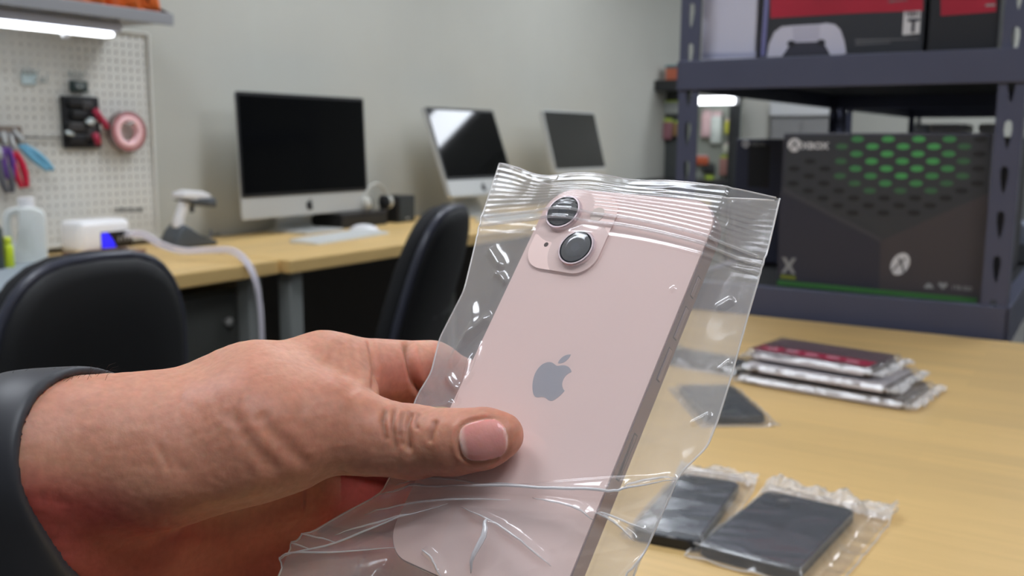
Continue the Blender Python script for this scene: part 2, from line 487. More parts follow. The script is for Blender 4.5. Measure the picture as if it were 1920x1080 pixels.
# tape roll
q = peg(238, 247, 0.05)
t = thing('tape_roll', q, 'translucent pink tape roll with pale core hanging on the pegboard', 'tape roll')
def ring(r0, r1, w, n=40):
    b = B(); prof = [(r0, -w / 2), (r1, -w / 2), (r1, w / 2), (r0, w / 2)]
    rs = [[b.verts.new((z, r * math.cos(k * 2 * PI / n), r * math.sin(k * 2 * PI / n))) for k in range(n)] for r, z in prof]
    for i in range(4):
        A, C = rs[i], rs[(i + 1) % 4]
        for k in range(n): b.faces.new((A[k], A[(k + 1) % n], C[(k + 1) % n], C[k]))
    return b
obj('core', ring(0.031, 0.049, 0.026), mat('tape_pink', (248, 200, 202), 0.35), t, True)
obj('tape', ring(0.0492, 0.059, 0.024), mat('tape_rose', (176, 106, 108), 0.3, coat=0.5), t, True)
obj('liner', ring(0.0592, 0.063, 0.023), mat('tape_grey', (128, 112, 108), 0.3), t, True)
obj('peg', cyl(B(), (-0.028, 0, 0.026), (0.03, 0, 0.026), 0.004), HOOKM, t, True)

# wooden tool block and its tools
q = peg(12, 260, 0.05)
t = thing('tool_strip', q, 'taupe magnetic tool strip on the pegboard holding coloured hand tools', 'tool holder')
obj('strip', box(B(), (0, -0.03, 0.01), (0.03, 0.14, 0.05), 0.004), mat('taupe_wood', (122, 110, 100), 0.6, var=0.1), t)
obj('magnet', box(B(), (0.017, -0.03, 0.01), (0.004, 0.12, 0.014), 0.001), GREYM, t)
q2 = peg(82, 257, 0.035)
tag(obj('thin_rod', cyl(B(), peg(36, 257, 0.035), peg(124, 259, 0.035), 0.0022), mat('rod', (92, 90, 88), 0.4, 0.4), None, True), 'thin grey rod running from the taupe tool strip to the black tool pack', 'rod')
def pliers(u, v, colr, label, tilt, L=0.10):
    q = peg(u, v, 0.07)
    t = thing('hand_tool', q, label, 'tool')
    hm = mat('handle_' + '%d_%d_%d' % colr, colr, 0.4)
    for s in (-1, 1):
        pts = smooth_path([(0, s * 0.004, 0), (0, s * 0.012 + tilt * 0.03, -L * 0.3), (0, s * 0.013 + tilt * 0.06, -L * 0.65), (0, s * 0.007 + tilt * 0.09, -L)], 4)
        obj('handle', tube(B(), pts, [0.0065 + 0.003 * math.sin(PI * i / (len(pts) - 1)) for i in range(len(pts))], 8), hm, t, True)
    b = B(); tube(b, [(0, 0.003, 0.004), (0, 0, 0.02), (0, -tilt * 0.02, 0.045)], [0.009, 0.007, 0.002], 8)
    obj('jaw', b, ALU, t, True)
    return t
pliers(26, 284, (196, 24, 60), 'red handled pliers hanging from the taupe tool strip', 0.25)
pliers(10, 276, (98, 60, 140), 'purple handled cutters hanging from the taupe tool strip', 0.1, 0.085)
pliers(40, 272, (110, 176, 208), 'light blue handled tweezers slanting on the tool strip', 0.9, 0.07)
pliers(2, 300, (92, 92, 98), 'grey handled tool lowest on the tool strip', 0.2, 0.09)

# overhead shelf, lamp and orange bags
t = thing('wall_shelf', (WX, 1.45, 1.44), 'grey metal overhead shelf above the pegboard', 'shelf')
obj('shelf_board', box(B(), (0.155, 0, 0.012), (0.29, 0.92, 0.014), 0.002), GREYM, t)
obj('front_lip', box(B(), (0.302, 0, 0.012), (0.008, 0.92, 0.034), 0.002), GREYM, t)
b = B(); prism(b, [(0.0, 0.02), (0.298, 0.02), (0.298, 0.03), (0.02, 0.14), (0.0, 0.14)], (0, 0.452, 0), (1, 0, 0), (0, 0, 1), (0, 1, 0), 0, 0.006)
obj('end_gusset', b, mat('gusset', (86, 78, 78), 0.5), t)
for s in (-1, 1):
    b = B(); prism(b, [(0.005, 0.004), (0.24, 0.004), (0.005, -0.02)], (0, s * 0.34, 0), (1, 0, 0), (0, 0, 1), (0, 1, 0), -0.008, 0.008)
    obj('bracket', b, GREYM, t)
t = thing('shelf_lamp', (-2.42, 1.38, 1.436), 'white tube lamp glowing under the grey overhead shelf', 'lamp')
b = B(); prism(b, [(-0.03, -0.032), (-0.034, -0.006), (-0.02, 0.0), (0.02, 0.0), (0.034, -0.006), (0.03, -0.032)], (0, -0.38, 0), (1, 0, 0), (0, 0, 1), (0, 1, 0), 0, 0.76, 0.003)
obj('housing', b, mat('lamp_white', (196, 196, 204), 0.4), t)
obj('tube', box(B(), (0, -0.005, -0.039), (0.044, 0.735, 0.012), 0.005, 3), GLOW, t, True)
obj('switch', lathe(B(), [(0.009, -0.062), (0.011, -0.056), (0.011, -0.048)], (0.01, 0.22, 0), 12), WHITEP, t, True)
ORG = mat('orange_cloth', (222, 108, 40), 0.6, var=0.18, scale=40, bump=0.4)
first = None
for k, (yy, L, h) in enumerate(((1.28, 0.16, 0.07), (1.46, 0.17, 0.062), (1.64, 0.16, 0.068), (1.82, 0.15, 0.07))):
    b = B(); bmesh.ops.create_icosphere(b, subdivisions=4, radius=1)
    r2 = np.random.default_rng(k)
    ph = r2.uniform(0, 6, 6)
    for v in b.verts:
        n = 1 + 0.10 * math.sin(4 * v.co.x + ph[0]) * math.sin(5 * v.co.y + ph[1]) + 0.06 * math.sin(9 * v.co.y + 6 * v.co.z + ph[2]) + 0.04 * math.sin(14 * v.co.x + 11 * v.co.y + ph[3])
        sgn = lambda a: math.copysign(abs(a) ** 0.75, a)
        v.co = Vector((sgn(v.co.x) * 0.13 * n, sgn(v.co.y) * L / 2 * n, max(-0.5, sgn(v.co.z)) * h * n))
    zmin = min(v.co.z for v in b.verts)
    bmesh.ops.translate(b, verts=b.verts[:], vec=(0, 0, -zmin))
    t = thing('orange_pouch', (WX + 0.168, yy, 1.46), ('rumpled orange cloth pouch first from the lamp end on the overhead shelf', 'rumpled orange cloth pouch second from the lamp end on the overhead shelf',
              'rumpled orange cloth pouch second from the open end of the overhead shelf', 'rumpled orange cloth pouch at the open end of the overhead shelf')[k], 'pouch', 'orange pouches on the shelf')
    obj('bag', b, ORG, t, True)
    obj('drawstring', tube(B(), [(0.10, -0.02, h * 1.2), (0.118, 0.0, h * 0.9), (0.122, 0.02, h * 0.5)], 0.003, 6), mat('cord_brown', (120, 60, 30), 0.7), t, True)

# ---- things on the first desk
q = onz(52, 484, DZ)
t = thing('jug', (-2.50, float(onx(50, 440, -2.50)[1]), DZ), 'translucent white plastic jug with moulded handle beside the pegboard desk edge', 'jug', None, math.radians(-32))
JUG = mat('jug_plastic', (214, 218, 216), 0.35, sss=0.3); LIQ = mat('jug_liquid', (206, 200, 182), 0.3)
b = B(); prism(b, [(0.046, 0), (0.049, 0.006), (0.049, 0.128), (0.042, 0.142), (0.02, 0.152), (-0.014, 0.154), (-0.018, 0.14), (-0.018, 0.06), (-0.024, 0.05), (-0.05, 0.046), (-0.051, 0.006), (-0.048, 0)],
         (0, 0, 0), (0, 1, 0), (0, 0, 1), (1, 0, 0), -0.035, 0.035, 0.006, 3)
obj('body', b, JUG, t, True)
obj('handle', tube(B(), smooth_path([(0, -0.012, 0.145), (0, -0.038, 0.138), (0, -0.046, 0.115), (0, -0.044, 0.075), (0, -0.036, 0.045)], 5), 0.0105, 10), JUG, t, True)
obj('cap', lathe(B(), [(0.019, 0.15), (0.021, 0.152), (0.021, 0.175), (0.019, 0.178)], (0, 0.004, 0), 20), WHITEP, t)
q = onz(16, 494, DZ)
t = thing('glue_bottle', (-2.43, float(onx(14, 470, -2.43)[1]), DZ), 'small neon yellow bottle standing in front of the white jug', 'bottle')
obj('body', lathe(B(), [(0.013, 0.0), (0.0145, 0.002), (0.0145, 0.055), (0.011, 0.064)], n=16), mat('neon', (196, 214, 40), 0.35), t, True)
obj('cap', lathe(B(), [(0.0115, 0.064), (0.0115, 0.08), (0.009, 0.082)], n=16), mat('neon_cap', (214, 226, 60), 0.35), t, True)
t = thing('spray_can', (-2.43, float(onx(-18, 460, -2.43)[1]), DZ), 'dark canister with pale cap cut off by the photo edge beside the jug', 'can')
obj('body', lathe(B(), [(0.028, 0.0), (0.03, 0.003), (0.03, 0.105), (0.02, 0.118)], n=20), mat('can_dark', (52, 62, 58), 0.35), t, True)
obj('cap', lathe(B(), [(0.018, 0.118), (0.018, 0.15), (0.014, 0.154)], n=20), WHITEP, t, True)

# USB charger
a = onx(150, 455, -2.46); c = onx(248, 455, -2.46)
yc, wd = (a[1] + c[1]) / 2, c[1] - a[1]
t = thing('usb_charger', (-2.51, yc, DZ + 0.012), 'white multi port charger with blue lit display standing on the first desk', 'charger')
obj('case', box(B(), (0, 0, 0.046), (0.10, wd, 0.092), 0.018, 4), mat('charger_white', (238, 238, 240), 0.3), t, True)
obj('display_window', box(B(), (0.0495, wd * 0.20, 0.033), (0.004, wd * 0.62, 0.048), 0.001), mat('charger_black', (22, 20, 22), 0.15), t)
b = B(); prism(b, [(0, 0), (wd * 0.27, 0), (wd * 0.21, 0.022), (wd * 0.12, 0.044), (0, 0.044)], (0.0516, -wd * 0.1, 0.011), (0, 1, 0), (0, 0, 1), (1, 0, 0), 0, 0.0008)
obj('blue_readout', b, mat('blue_lit', (36, 30, 235), 0.4, emit=0.9), t)
for k in range(4):
    obj('port', box(B(), (0.0518, wd * (0.24 + 0.075 * k), 0.034), (0.001, 0.006, 0.014)), GREYM, t)
tag(obj('charger_tray', box(B(), (-2.50, yc + 0.02, DZ + 0.006), (0.13, wd + 0.02, 0.010), 0.003), mat('tray_rose', (150, 112, 90), 0.2)), 'thin brownish clear tray under the white charger', 'tray')

t = thing('charging_cable', (0, 0, 0), 'white cable pair looping from the charger over the desk edge', 'cable')
for s in (0, 1):
    off = np.array([0.0, 0.006 * s, 0.010 * s])
    P = [np.array([-2.45, yc + wd * 0.33, DZ + 0.055]), np.array([-2.40, yc + wd * 0.40, DZ + 0.056]), np.array([-2.34, yc + wd * 0.30, DZ + 0.05]), onx(300, 462, -2.27), onx(340, 474, -2.20), onx(395, 473, -2.12), onx(432, 474, -2.05),
         onx(458, 492, -1.99), onx(476, 525, -1.955), onx(486, 575, -1.95), onx(490, 640, -1.95), onx(491, 720, -1.96)]
    obj('cord', tube(B(), smooth_path([q + off for q in P], 8), 0.0048, 8), mat('cable_white', (228, 222, 230), 0.4), t, True)
    obj('plug', box(B(), tuple(P[0] + off + np.array([0.01, 0, 0])), (0.03, 0.009, 0.007), 0.002), WHITEP, t)

# barcode scanner on its cradle
q = onx(352, 452, -2.47)
t = thing('barcode_scanner', (-2.47, q[1], DZ), 'white and grey barcode scanner leaning on its dark cradle beside the pegboard', 'scanner')
t.scale = (1, 1, 1.1)
DGR = mat('scanner_grey', (72, 78, 84), 0.45)
s = 1.0
b = B(); prism(b, [(-0.075, 0), (0.085, 0), (0.088, 0.012), (0.05, 0.022), (0.01, 0.028), (-0.01, 0.055), (-0.035, 0.066), (-0.056, 0.05), (-0.078, 0.018)], (0, 0, 0), (0, 1, 0), (0, 0, 1), (1, 0, 0), -0.04, 0.04, 0.008, 3)
obj('cradle', b, DGR, t, True)
b = B(); tube(b, smooth_path([(0, -0.036, 0.055), (0, -0.028, 0.085), (0, -0.012, 0.115), (0, 0.002, 0.138)], 4), [0.017] * 4 + [0.016] * 4 + [0.017] * 5, 12)
obj('grip', b, WHITEP, t, True)
b = B(); prism(b, [(-0.035, 0.140), (-0.03, 0.156), (0.0, 0.162), (0.05, 0.156), (0.078, 0.146), (0.08, 0.136), (0.02, 0.133)], (0, 0, 0), (0, 1, 0), (0, 0, 1), (1, 0, 0), -0.028, 0.028, 0.006, 3)
obj('head_shell', b, WHITEP, t, True)
b = B(); prism(b, [(-0.03, 0.136), (0.03, 0.132), (0.086, 0.139), (0.098, 0.13), (0.096, 0.108), (0.06, 0.112), (0.01, 0.122)], (0, 0, 0), (0, 1, 0), (0, 0, 1), (1, 0, 0), -0.03, 0.03, 0.005, 3)
obj('nose', b, DGR, t, True)
obj('trigger', box(B(), (0, 0.022, 0.108), (0.014, 0.012, 0.026), 0.004, 3), DGR, t, True)
obj('scanner_cord', tube(B(), smooth_path([(-0.02, 0.085, 0.012), (-0.05, 0.13, 0.008), (-0.09, 0.17, 0.03), (-0.13, 0.21, 0.012), (-0.15, 0.26, 0.008)], 6), 0.0035, 8), mat('cord_grey', (96, 98, 100), 0.5), t, True)

# ---- desktop computers
def computer(y, x, z, w, h, chin, tilt, label, screen, foot=0.2, thick=0.022, bez=0.012, black_edge=True):
    t = thing('desktop_computer', (x, y, DZ), label, 'computer')
    tr = math.radians(tilt); zb = z - DZ
    R = Matrix.Rotation(-tr, 3, 'Y')
    def place(bm):
        bmesh.ops.rotate(bm, verts=bm.verts[:], cent=(0, 0, 0), matrix=R)
        bmesh.ops.translate(bm, verts=bm.verts[:], vec=(0, 0, zb)); return bm
    b = B(); prism(b, rrect(w, h, 0.012, 4, 0, h / 2), (0, 0, 0), (0, 1, 0), (0, 0, 1), (1, 0, 0), -thick, 0.0, min(0.003, thick * 0.4))
    g = B(); lathe(g, [(w * 0.44, 0.0), (w * 0.36, 0.016), (w * 0.2, 0.028), (w * 0.06, 0.032)], n=32)
    bmesh.ops.scale(g, vec=(h / w * 1.0, 1, 1), verts=g.verts[:])
    bmesh.ops.rotate(g, verts=g.verts[:], cent=(0, 0, 0), matrix=Matrix.Rotation(-PI / 2, 3, 'Y'))
    bmesh.ops.translate(g, verts=g.verts[:], vec=(0.0005 - thick, 0, h / 2))
    gm = bpy.data.meshes.new('tmp'); g.to_mesh(gm); b.from_mesh(gm); g.free(); bpy.data.meshes.remove(gm)
    sh = obj('housing', place(b), ALU, t)
    b = B(); prism(b, rrect(w - 0.004, h - chin, 0.008, 4, 0, chin + (h - chin) / 2 - 0.001), (0, 0, 0), (0, 1, 0), (0, 0, 1), (1, 0, 0), 0.0, 0.0025)
    gl = obj('front_glass', place(b), BLACKP if black_edge else ALU, t)
    b = B(); prism(b, rrect(w - 2 * bez, h - chin - 2 * bez, 0.002, 2, 0, chin + (h - chin) / 2 - 0.001), (0, 0, 0), (0, 1, 0), (0, 0, 1), (1, 0, 0), 0.0026, 0.0034)
    obj('screen', place(b), screen, gl)
    if chin > 0.03:
        b = logo_bm((0.0004, 0, chin * 0.5), (0, 1, 0), (0, 0, 1), (1, 0, 0), 0.042, 0.001)
        obj('logo', place(b), mat('logo_dark', (40, 40, 42), 0.3), t)
    sb = B(); hb = math.sin(tr)
    px = -thick - 0.012 - (h * 0.35) * math.sin(tr); pz = zb + h * 0.35 * math.cos(tr)
    pr = smooth_path([(px, pz), (px - 0.03, zb * 0.6 + 0.05), (-0.085, 0.03), (-0.05, 0.008), (0.02, 0.006)], 6)
    pr = [(q[0], q[1]) for q in pr] + [(q[0] - 0.004, q[1] - 0.004) for q in pr[::-1]]
    prism(sb, pr, (0, 0, 0), (1, 0, 0), (0, 0, 1), (0, 1, 0), -foot * 0.46, foot * 0.46)
    obj('neck', sb, ALU, t)
    obj('foot', box(B(), (-0.02, 0, 0.005), (0.19, foot, 0.01), 0.003), ALU, t)
    return t
computer(2.597, -2.50, 0.838, 0.65, 0.433, 0.076, 2.0, 'large silver desktop computer with black screen beside the white keyboard', mat('screen_glass_soft', (8, 9, 11), 0.12, spec=0.22), thick=0.006)
computer(3.575, -2.375, 0.872, 0.528, 0.402, 0.075, 20.0, 'silver desktop computer tilted back with a white reflection across its screen', SCREEN)
computer(4.50, -2.38, 0.945, 0.565, 0.33, 0.018, 15.0, 'grey framed monitor with dull grey screen, farthest along the desk wall', SCREEN_MATT, black_edge=False, bez=0.008)

KEYW = mat('key_white', (224, 226, 224), 0.45)
def keyboard(c, rz, label):
    t = thing('keyboard', (c[0], c[1], DZ), label, 'keyboard', None, rz)
    b = B(); prism(b, [(-0.057, 0.0), (0.057, 0.0), (0.057, 0.005), (-0.057, 0.013)], (0, -0.213, 0), (1, 0, 0), (0, 0, 1), (0, 1, 0), 0, 0.426, 0.0015)
    obj('base', b, mat('keyboard_alu', (214, 216, 214), 0.4), t)
    b = B()
    for i in range(6):
        for j in range(20):
            x = 0.045 - i * 0.018
            box(b, (x, -0.202 + j * 0.0212, 0.0105 - x * 0.07), (0.0155, 0.0185, 0.0024))
    tag(obj('keys', b, KEYW, t), kind='stuff')
    return t
keyboard((-2.245, 2.485), math.radians(7), 'white full size keyboard lying before the large computer')
q = onz(880, 402, DZ)
keyboard((-2.2, 3.52), math.radians(3), 'white keyboard before the tilted computer, half hidden by the black chair')
q = onz(690, 437, DZ)
t = thing('mouse', (q[0] - 0.035, q[1] + 0.02, DZ), 'white computer mouse lying behind the white keyboard', 'mouse', None, 0.5)
b = B(); bmesh.ops.create_icosphere(b, subdivisions=3, radius=1)
for v in b.verts: v.co = Vector((v.co.x * 0.056, v.co.y * 0.032, max(0, v.co.z) ** 0.8 * 0.030))
obj('shell', b, WHITEP, t, True)
obj('base', box(B(), (0, 0, 0.003), (0.09, 0.046, 0.006), 0.002), mat('mouse_grey', (120, 120, 124), 0.4), t)

q = onx(652, 412, -2.52)
t = thing('black_tray', (-2.55, 2.87, DZ), 'low black box lying behind and under the large computer', 'box')
obj('body', box(B(), (0, 0, 0.025), (0.16, 0.27, 0.05), 0.006, 3), BLACKP, t)
obj('lid', box(B(), (0, 0, 0.0535), (0.165, 0.276, 0.006), 0.002), mat('lid_black', (40, 38, 44), 0.4), t)
q = onx(752, 396, -2.50)
t = thing('speaker', (-2.52, onx(752, 396, -2.50)[1], DZ), 'small black cube speaker standing against the wall', 'speaker')
b = B(); box(b, (0, 0, 0.055), (0.10, 0.115, 0.11), 0.006, 3)
obj('cabinet', b, BLACKP, t)
obj('grille', box(B(), (0.052, 0, 0.055), (0.004, 0.098, 0.094), 0.0015), mat('grille', (44, 50, 52), 0.8, bump=0.5, scale=400), t)
obj('badge', box(B(), (0.0545, 0, 0.016), (0.001, 0.02, 0.005)), ALU, t)
q = onx(708, 398, -2.5)
t = thing('headphones', (-2.50, q[1] - 0.01, DZ + 0.057), 'pale grey headphones resting on the low black box beside the large computer', 'headphones')
b = B(); tube(b, [(0.0, 0.07 * math.cos(a), 0.03 + 0.075 * math.sin(a)) for a in [PI * k / 14 for k in range(15)]], 0.006, 8)
HPM = mat('headphone_grey', (186, 186, 178), 0.4)
obj('headband', b, HPM, t, True)
for s in (-1, 1):
    g = B(); cyl(g, (0, s * 0.058, 0.03), (0, s * 0.082, 0.03), 0.030, 0.026, 20); obj('ear_cup', g, HPM, t, True)
    g = B(); cyl(g, (0, s * 0.046, 0.03), (0, s * 0.058, 0.03), 0.026, 0.029, 20); obj('ear_pad', g, BLACKF, t, True)

# ---- task chairs
def task_chair(loc, rz, label, hb=0.915, rec=0.10, wd=0.40):
    """local: front of the seat is -X, the rear of the back faces +X"""
    t = thing('task_chair', loc, label, 'chair', 'black task chairs', rz)
    H = 0.44
    def back(scale, th, x0, n=28, dome=0.012):
        b = B(); L0 = []
        for k in range(n):
            a = 2 * PI * k / n
            e = 0.62
            cy = math.copysign(abs(math.cos(a)) ** e, math.cos(a)) * wd / 2 * scale
            cz = math.copysign(abs(math.sin(a)) ** (0.75), math.sin(a)) * H / 2 * scale
            cy *= 0.94 + 0.10 * (-cz / H)
            L0.append((cy, cz))
        rings = []
        for f, dx in ((0.0, th + dome), (0.5, th + dome * 0.85), (0.86, th + dome * 0.35), (0.97, th * 0.92), (1.0, th * 0.6), (1.0, th * 0.35), (0.97, 0.05 * th), (0.8, 0.0), (0.0, 0.0)):
            if f == 0:
                rings.append([b.verts.new((0, 0, 0))]); rings[-1][0].co = Vector((dx, 0, 0))
            else:
                rings.append([b.verts.new((dx, y * f, z * f)) for y, z in L0])
        for A, C in zip(rings, rings[1:]):
            for k in range(n):
                j = (k + 1) % n
                if len(A) == 1: b.faces.new((A[0], C[k], C[j]))
                elif len(C) == 1: b.faces.new((A[k], A[j], C[0]))
                else: b.faces.new((A[k], A[j], C[j], C[k]))
        for v in b.verts:
            zz = v.co.z
            v.co.x += x0 + rec * (zz / H + 0.5) - 0.055 * (1 - (v.co.y / (wd / 2)) ** 2) * 0 + 0.25 * (v.co.y ** 2) * -1
            v.co.z += hb - H / 2
        return b
    obj('back_cushion', back(1.05, 0.045, 0.178), BLACKF, t, True)
    obj('back_shell', back(1.0, 0.03, 0.217, dome=0.02), mat('shell_black', (24, 25, 27), 0.6), t, True)
    n = 40; pts = []
    for k in range(n):
        a = 2 * PI * k / n
        cy = math.copysign(abs(math.cos(a)) ** 0.62, math.cos(a)) * wd / 2; cz = math.copysign(abs(math.sin(a)) ** 0.75, math.sin(a)) * H / 2
        cy *= 0.94 + 0.10 * (-cz / H)
        pts.append((0.228 + rec * (cz / H + 0.5) - 0.25 * cy * cy, cy, cz + hb - H / 2))
    obj('shell_rim', tube(B(), pts, 0.011, 8, True), RIMP, t, True)
    b = B(); prism(b, rrect(0.46, 0.47, 0.12, 6), (-0.08, 0, 0.43), (1, 0, 0), (0, 1, 0), (0, 0, 1), 0, 0.075, 0.025, 3)
    obj('seat', b, BLACKF, t, True)
    obj('back_bar', tube(B(), smooth_path([(-0.05, 0, 0.42), (0.16, 0, 0.40), (0.25, 0, 0.47), (0.27, 0, hb - H * 0.55)], 5), 0.02, 8), BLACKP, t, True)
    obj('back_bracket', box(B(), (0.262 + rec * 0.3, 0.03, hb - H * 0.62), (0.022, 0.15, 0.030), 0.006), mat('bracket_grey', (74, 75, 78), 0.5), t)
    obj('gas_lift', cyl(B(), (-0.08, 0, 0.10), (-0.08, 0, 0.44), 0.025), BLACKP, t, True)
    for k in range(5):
        a = k * 2 * PI / 5 + 0.3
        e = Vector((-0.08 + 0.28 * math.cos(a), 0.28 * math.sin(a), 0.075))
        l = obj('base_arm', tube(B(), [(-0.08, 0, 0.115), tuple((Vector((-0.08, 0, 0.11)) + e) / 2), tuple(e)], [0.026, 0.022, 0.016], 8), BLACKP, t, True)
        obj('caster', cyl(B(), (e.x - 0.02 * math.sin(a), e.y + 0.02 * math.cos(a), 0.028), (e.x + 0.02 * math.sin(a), e.y - 0.02 * math.cos(a), 0.028), 0.028), BLACKP, l, True)
    return t
task_chair((-1.78, 1.035, 0), 0.0, 'black task chair before the pegboard desk, its back nearest the hand', hb=0.905, rec=0.05, wd=0.41)
task_chair((-1.77, 1.90, 0), math.radians(18), 'black task chair with reclined back before the tilted computer', hb=0.94, rec=0.13, wd=0.40)

# ------------------------------------------------------------------ worktable and storage racks on the right
TX0, TX1, TY0, TY1 = -0.80, 0.75, 0.22, 1.835
t = thing('worktable', (0, 1.0, 0), 'maple topped worktable carrying the bagged phones in front of the dark rack', 'table')
obj('tabletop', box(B(), ((TX0 + TX1) / 2, (TY0 + TY1) / 2 - 1.0, DZ - 0.02), (TX1 - TX0, TY1 - TY0, 0.04), 0.004), MAPLE_X, t)
for xx in (TX0 + 0.07, TX1 - 0.07):
    for yy in (TY0 + 0.07, TY1 - 0.07):
        b = B(); box(b, (xx, yy - 1.0, (DZ - 0.04) / 2), (0.05, 0.05, DZ - 0.04), 0.004); box(b, (xx, yy - 1.0, 0.012), (0.08, 0.08, 0.024), 0.004)
        obj('leg', b, LEGM, t)
for yy in (TY0 + 0.07, TY1 - 0.07):
    obj('rail', box(B(), ((TX0 + TX1) / 2, yy - 1.0, DZ - 0.08), (TX1 - TX0 - 0.19, 0.03, 0.05)), LEGM, t)

RX0, RX1 = -0.772, -0.143
SLOT = [(.0065, .008), (.0055, .021), (0, .025), (-.0055, .021), (-.0065, .008), (-.0038, -.014), (-.001, -.026), (.0028, -.014)]
def rack(y0, y1, label):
    t = thing('storage_rack', ((RX0 + RX1) / 2, (y0 + y1) / 2, 0), label, 'rack')
    ox, oy = (RX0 + RX1) / 2, (y0 + y1) / 2
    wP = 0.043; pit = 0.078; n = 25
    for sx, xx in ((1, RX0), (-1, RX1)):
        for sy, yy in ((1, y0), (-1, y1)):
            b = B(); cells = []
            for k in range(n):
                z0 = k * pit
                cells.append((0, z0, wP, z0 + pit, [(wP * 0.52 + px, z0 + 0.036 + pz) for px, pz in SLOT]))
            # plate across the end of the rack, then the plate along its side
            N1 = (0, -sy, 0); X1 = (sx, 0, 0)
            holed(b, (xx - ox, yy - oy, 0), X1, (0, 0, 1), N1, 0.0025, cells)
            holed(b, (xx - ox, yy - oy, 0), (0, sy, 0), (0, 0, 1), (-sx, 0, 0), 0.0025, cells)
            obj('post', b, STEEL_BLUE, t)
    for zt, zb in ((0.828, 0.752), (1.274, 1.216), (1.80, 1.74), (0.16, 0.10)):
        for yy, s in ((y0 - 0.003, 1), (y1 + 0.003, -1)):
            b = B(); box(b, (0, yy - oy, (zt + zb) / 2), (RX1 - RX0 - 0.002, 0.005, zt - zb), 0.0015)
            box(b, (0, yy - oy + s * 0.012, zt - 0.002), (RX1 - RX0 - 0.01, 0.022, 0.004))
            obj('end_beam', b, STEEL_BLUE, t)
        for xx, s in ((RX0 - 0.003, 1), (RX1 + 0.003, -1)):
            b = B(); box(b, (xx - ox, 0, (zt + zb) / 2), (0.005, y1 - y0 - 0.002, zt - zb), 0.0015)
            box(b, (xx - ox + s * 0.012, 0, zt - 0.002), (0.022, y1 - y0 - 0.01, 0.004))
            obj('side_beam', b, STEEL_BLUE, t)
        obj('deck', box(B(), (0, 0, zt - 0.012), (RX1 - RX0 - 0.012, y1 - y0 - 0.012, 0.014)), DARKDECK, t)
    return t
rack(1.872, 3.13, 'dark blue slotted steel rack holding the game console boxes behind the worktable')
rack(3.20, 4.46, 'second dark slotted rack standing in line behind the front one')

# ---- console boxes
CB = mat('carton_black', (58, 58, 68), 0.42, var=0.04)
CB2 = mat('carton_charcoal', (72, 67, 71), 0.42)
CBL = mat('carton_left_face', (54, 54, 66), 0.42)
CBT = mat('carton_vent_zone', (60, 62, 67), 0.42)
INKW = mat('ink_white', (214, 212, 214), 0.5); INKG = mat('ink_grey', (150, 150, 150), 0.5)
GREENS = [mat('ink_green_%d' % k, c, 0.5) for k, c in enumerate(((62, 74, 66), (64, 104, 74), (70, 138, 84), (78, 160, 92)))]
VENT = mat('ink_vent', (36, 37, 41), 0.5); GBAR = mat('ink_green_bar', (64, 118, 60), 0.5)
BY = 1.925
def bx(u, v, y=BY):
    r = ony(u, v, y); return r[0], r[2]
AX, AZ, AN = (1, 0, 0), (0, 0, 1), (0, -1, 0)
def orb(name, cx, cz, r, t, y, O, sq=1.0, sh=0.0):
    """round white console badge with a dark cross let into it"""
    b = B(); prism(b, [(cx + sq * (p - cx) + sh * (q - cz), q) for p, q in circle(r, 28, cx, cz)], (0 - O[0], y - O[1], 0 - O[2]), AX, AZ, AN, 0, 0.0006)
    o = obj(name, b, INKW, t)
    b = B()
    for s in (-1, 1):
        P = [(-0.75, -0.95), (-0.35, -0.35), (0.1, 0.2), (0.55, 0.62), (0.42, 0.72), (-0.05, 0.36), (-0.5, -0.2), (-0.9, -0.8)]
        P = [(cx + sq * s * p * r * 0.8 + sh * q * r * 0.8, cz + q * r * 0.8) for p, q in P]
        if s < 0: P = P[::-1]
        prism(b, P, (0 - O[0], y - O[1], 0 - O[2]), AX, AZ, AN, 0.0006, 0.0012)
    obj('badge_cross', b, CBL, o)
    return o
x0, z1 = bx(1474, 252); x0b, z0 = bx(1456, 525); x1, _ = bx(1857, 300)
x0 = min(x0, x0b); z0 = 0.8285; z1 = 1.131
O = ((x0 + x1) / 2, BY + 0.10, z0)
t = thing('console_carton', O, 'large black game console carton with green lit vent picture facing the worktable', 'box')
obj('carton', box(B(), (0, 0, (z1 - z0) / 2), (x1 - x0, 0.2, z1 - z0), 0.003), CB, t)
def poly_print(name, pts, m, y=BY, d0=0.0, d1=0.0005, O=O, t=t, px=True):
    P = [bx(u, v, y) for u, v in pts] if px else pts
    b = B(); prism(b, P, (-O[0], y - O[1], -O[2]), AX, AZ, AN, d0, d1)
    return obj(name, b, m, t)
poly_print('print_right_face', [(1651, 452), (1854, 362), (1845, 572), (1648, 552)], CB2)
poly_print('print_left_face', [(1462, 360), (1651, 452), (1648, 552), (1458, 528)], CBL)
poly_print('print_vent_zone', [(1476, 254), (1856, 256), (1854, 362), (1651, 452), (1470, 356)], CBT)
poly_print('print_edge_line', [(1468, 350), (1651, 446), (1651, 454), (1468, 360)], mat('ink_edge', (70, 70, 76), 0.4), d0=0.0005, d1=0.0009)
dots = {0: [], 1: [], 2: [], 3: [], 4: []}
gx0, gz0 = bx(1608, 261)
for row in range(11):
    for c in range(-5, 7):
        u = 1608 + c * 57.5 - (28.5 if row % 2 else 0) - row * 0.9
        v = 261 + row * 13.8 + (0.0 if row else 0)
        if u < 1486 or u > 1846: continue
        lim = 352 + (u - 1470) * 0.53 if u < 1651 else 448 - (u - 1651) * 0.45
        if v > lim - 10: continue
        if v < 290 and u < 1572: continue
        dd = math.hypot((u - 1690) / 130, (v - 295) / 68)
        lv = 3 if dd < 0.62 else 2 if dd < 0.86 else 1 if dd < 1.12 else 4
        if lv != 4 and v > 366: lv = 4
        dots[lv].append((u, v))
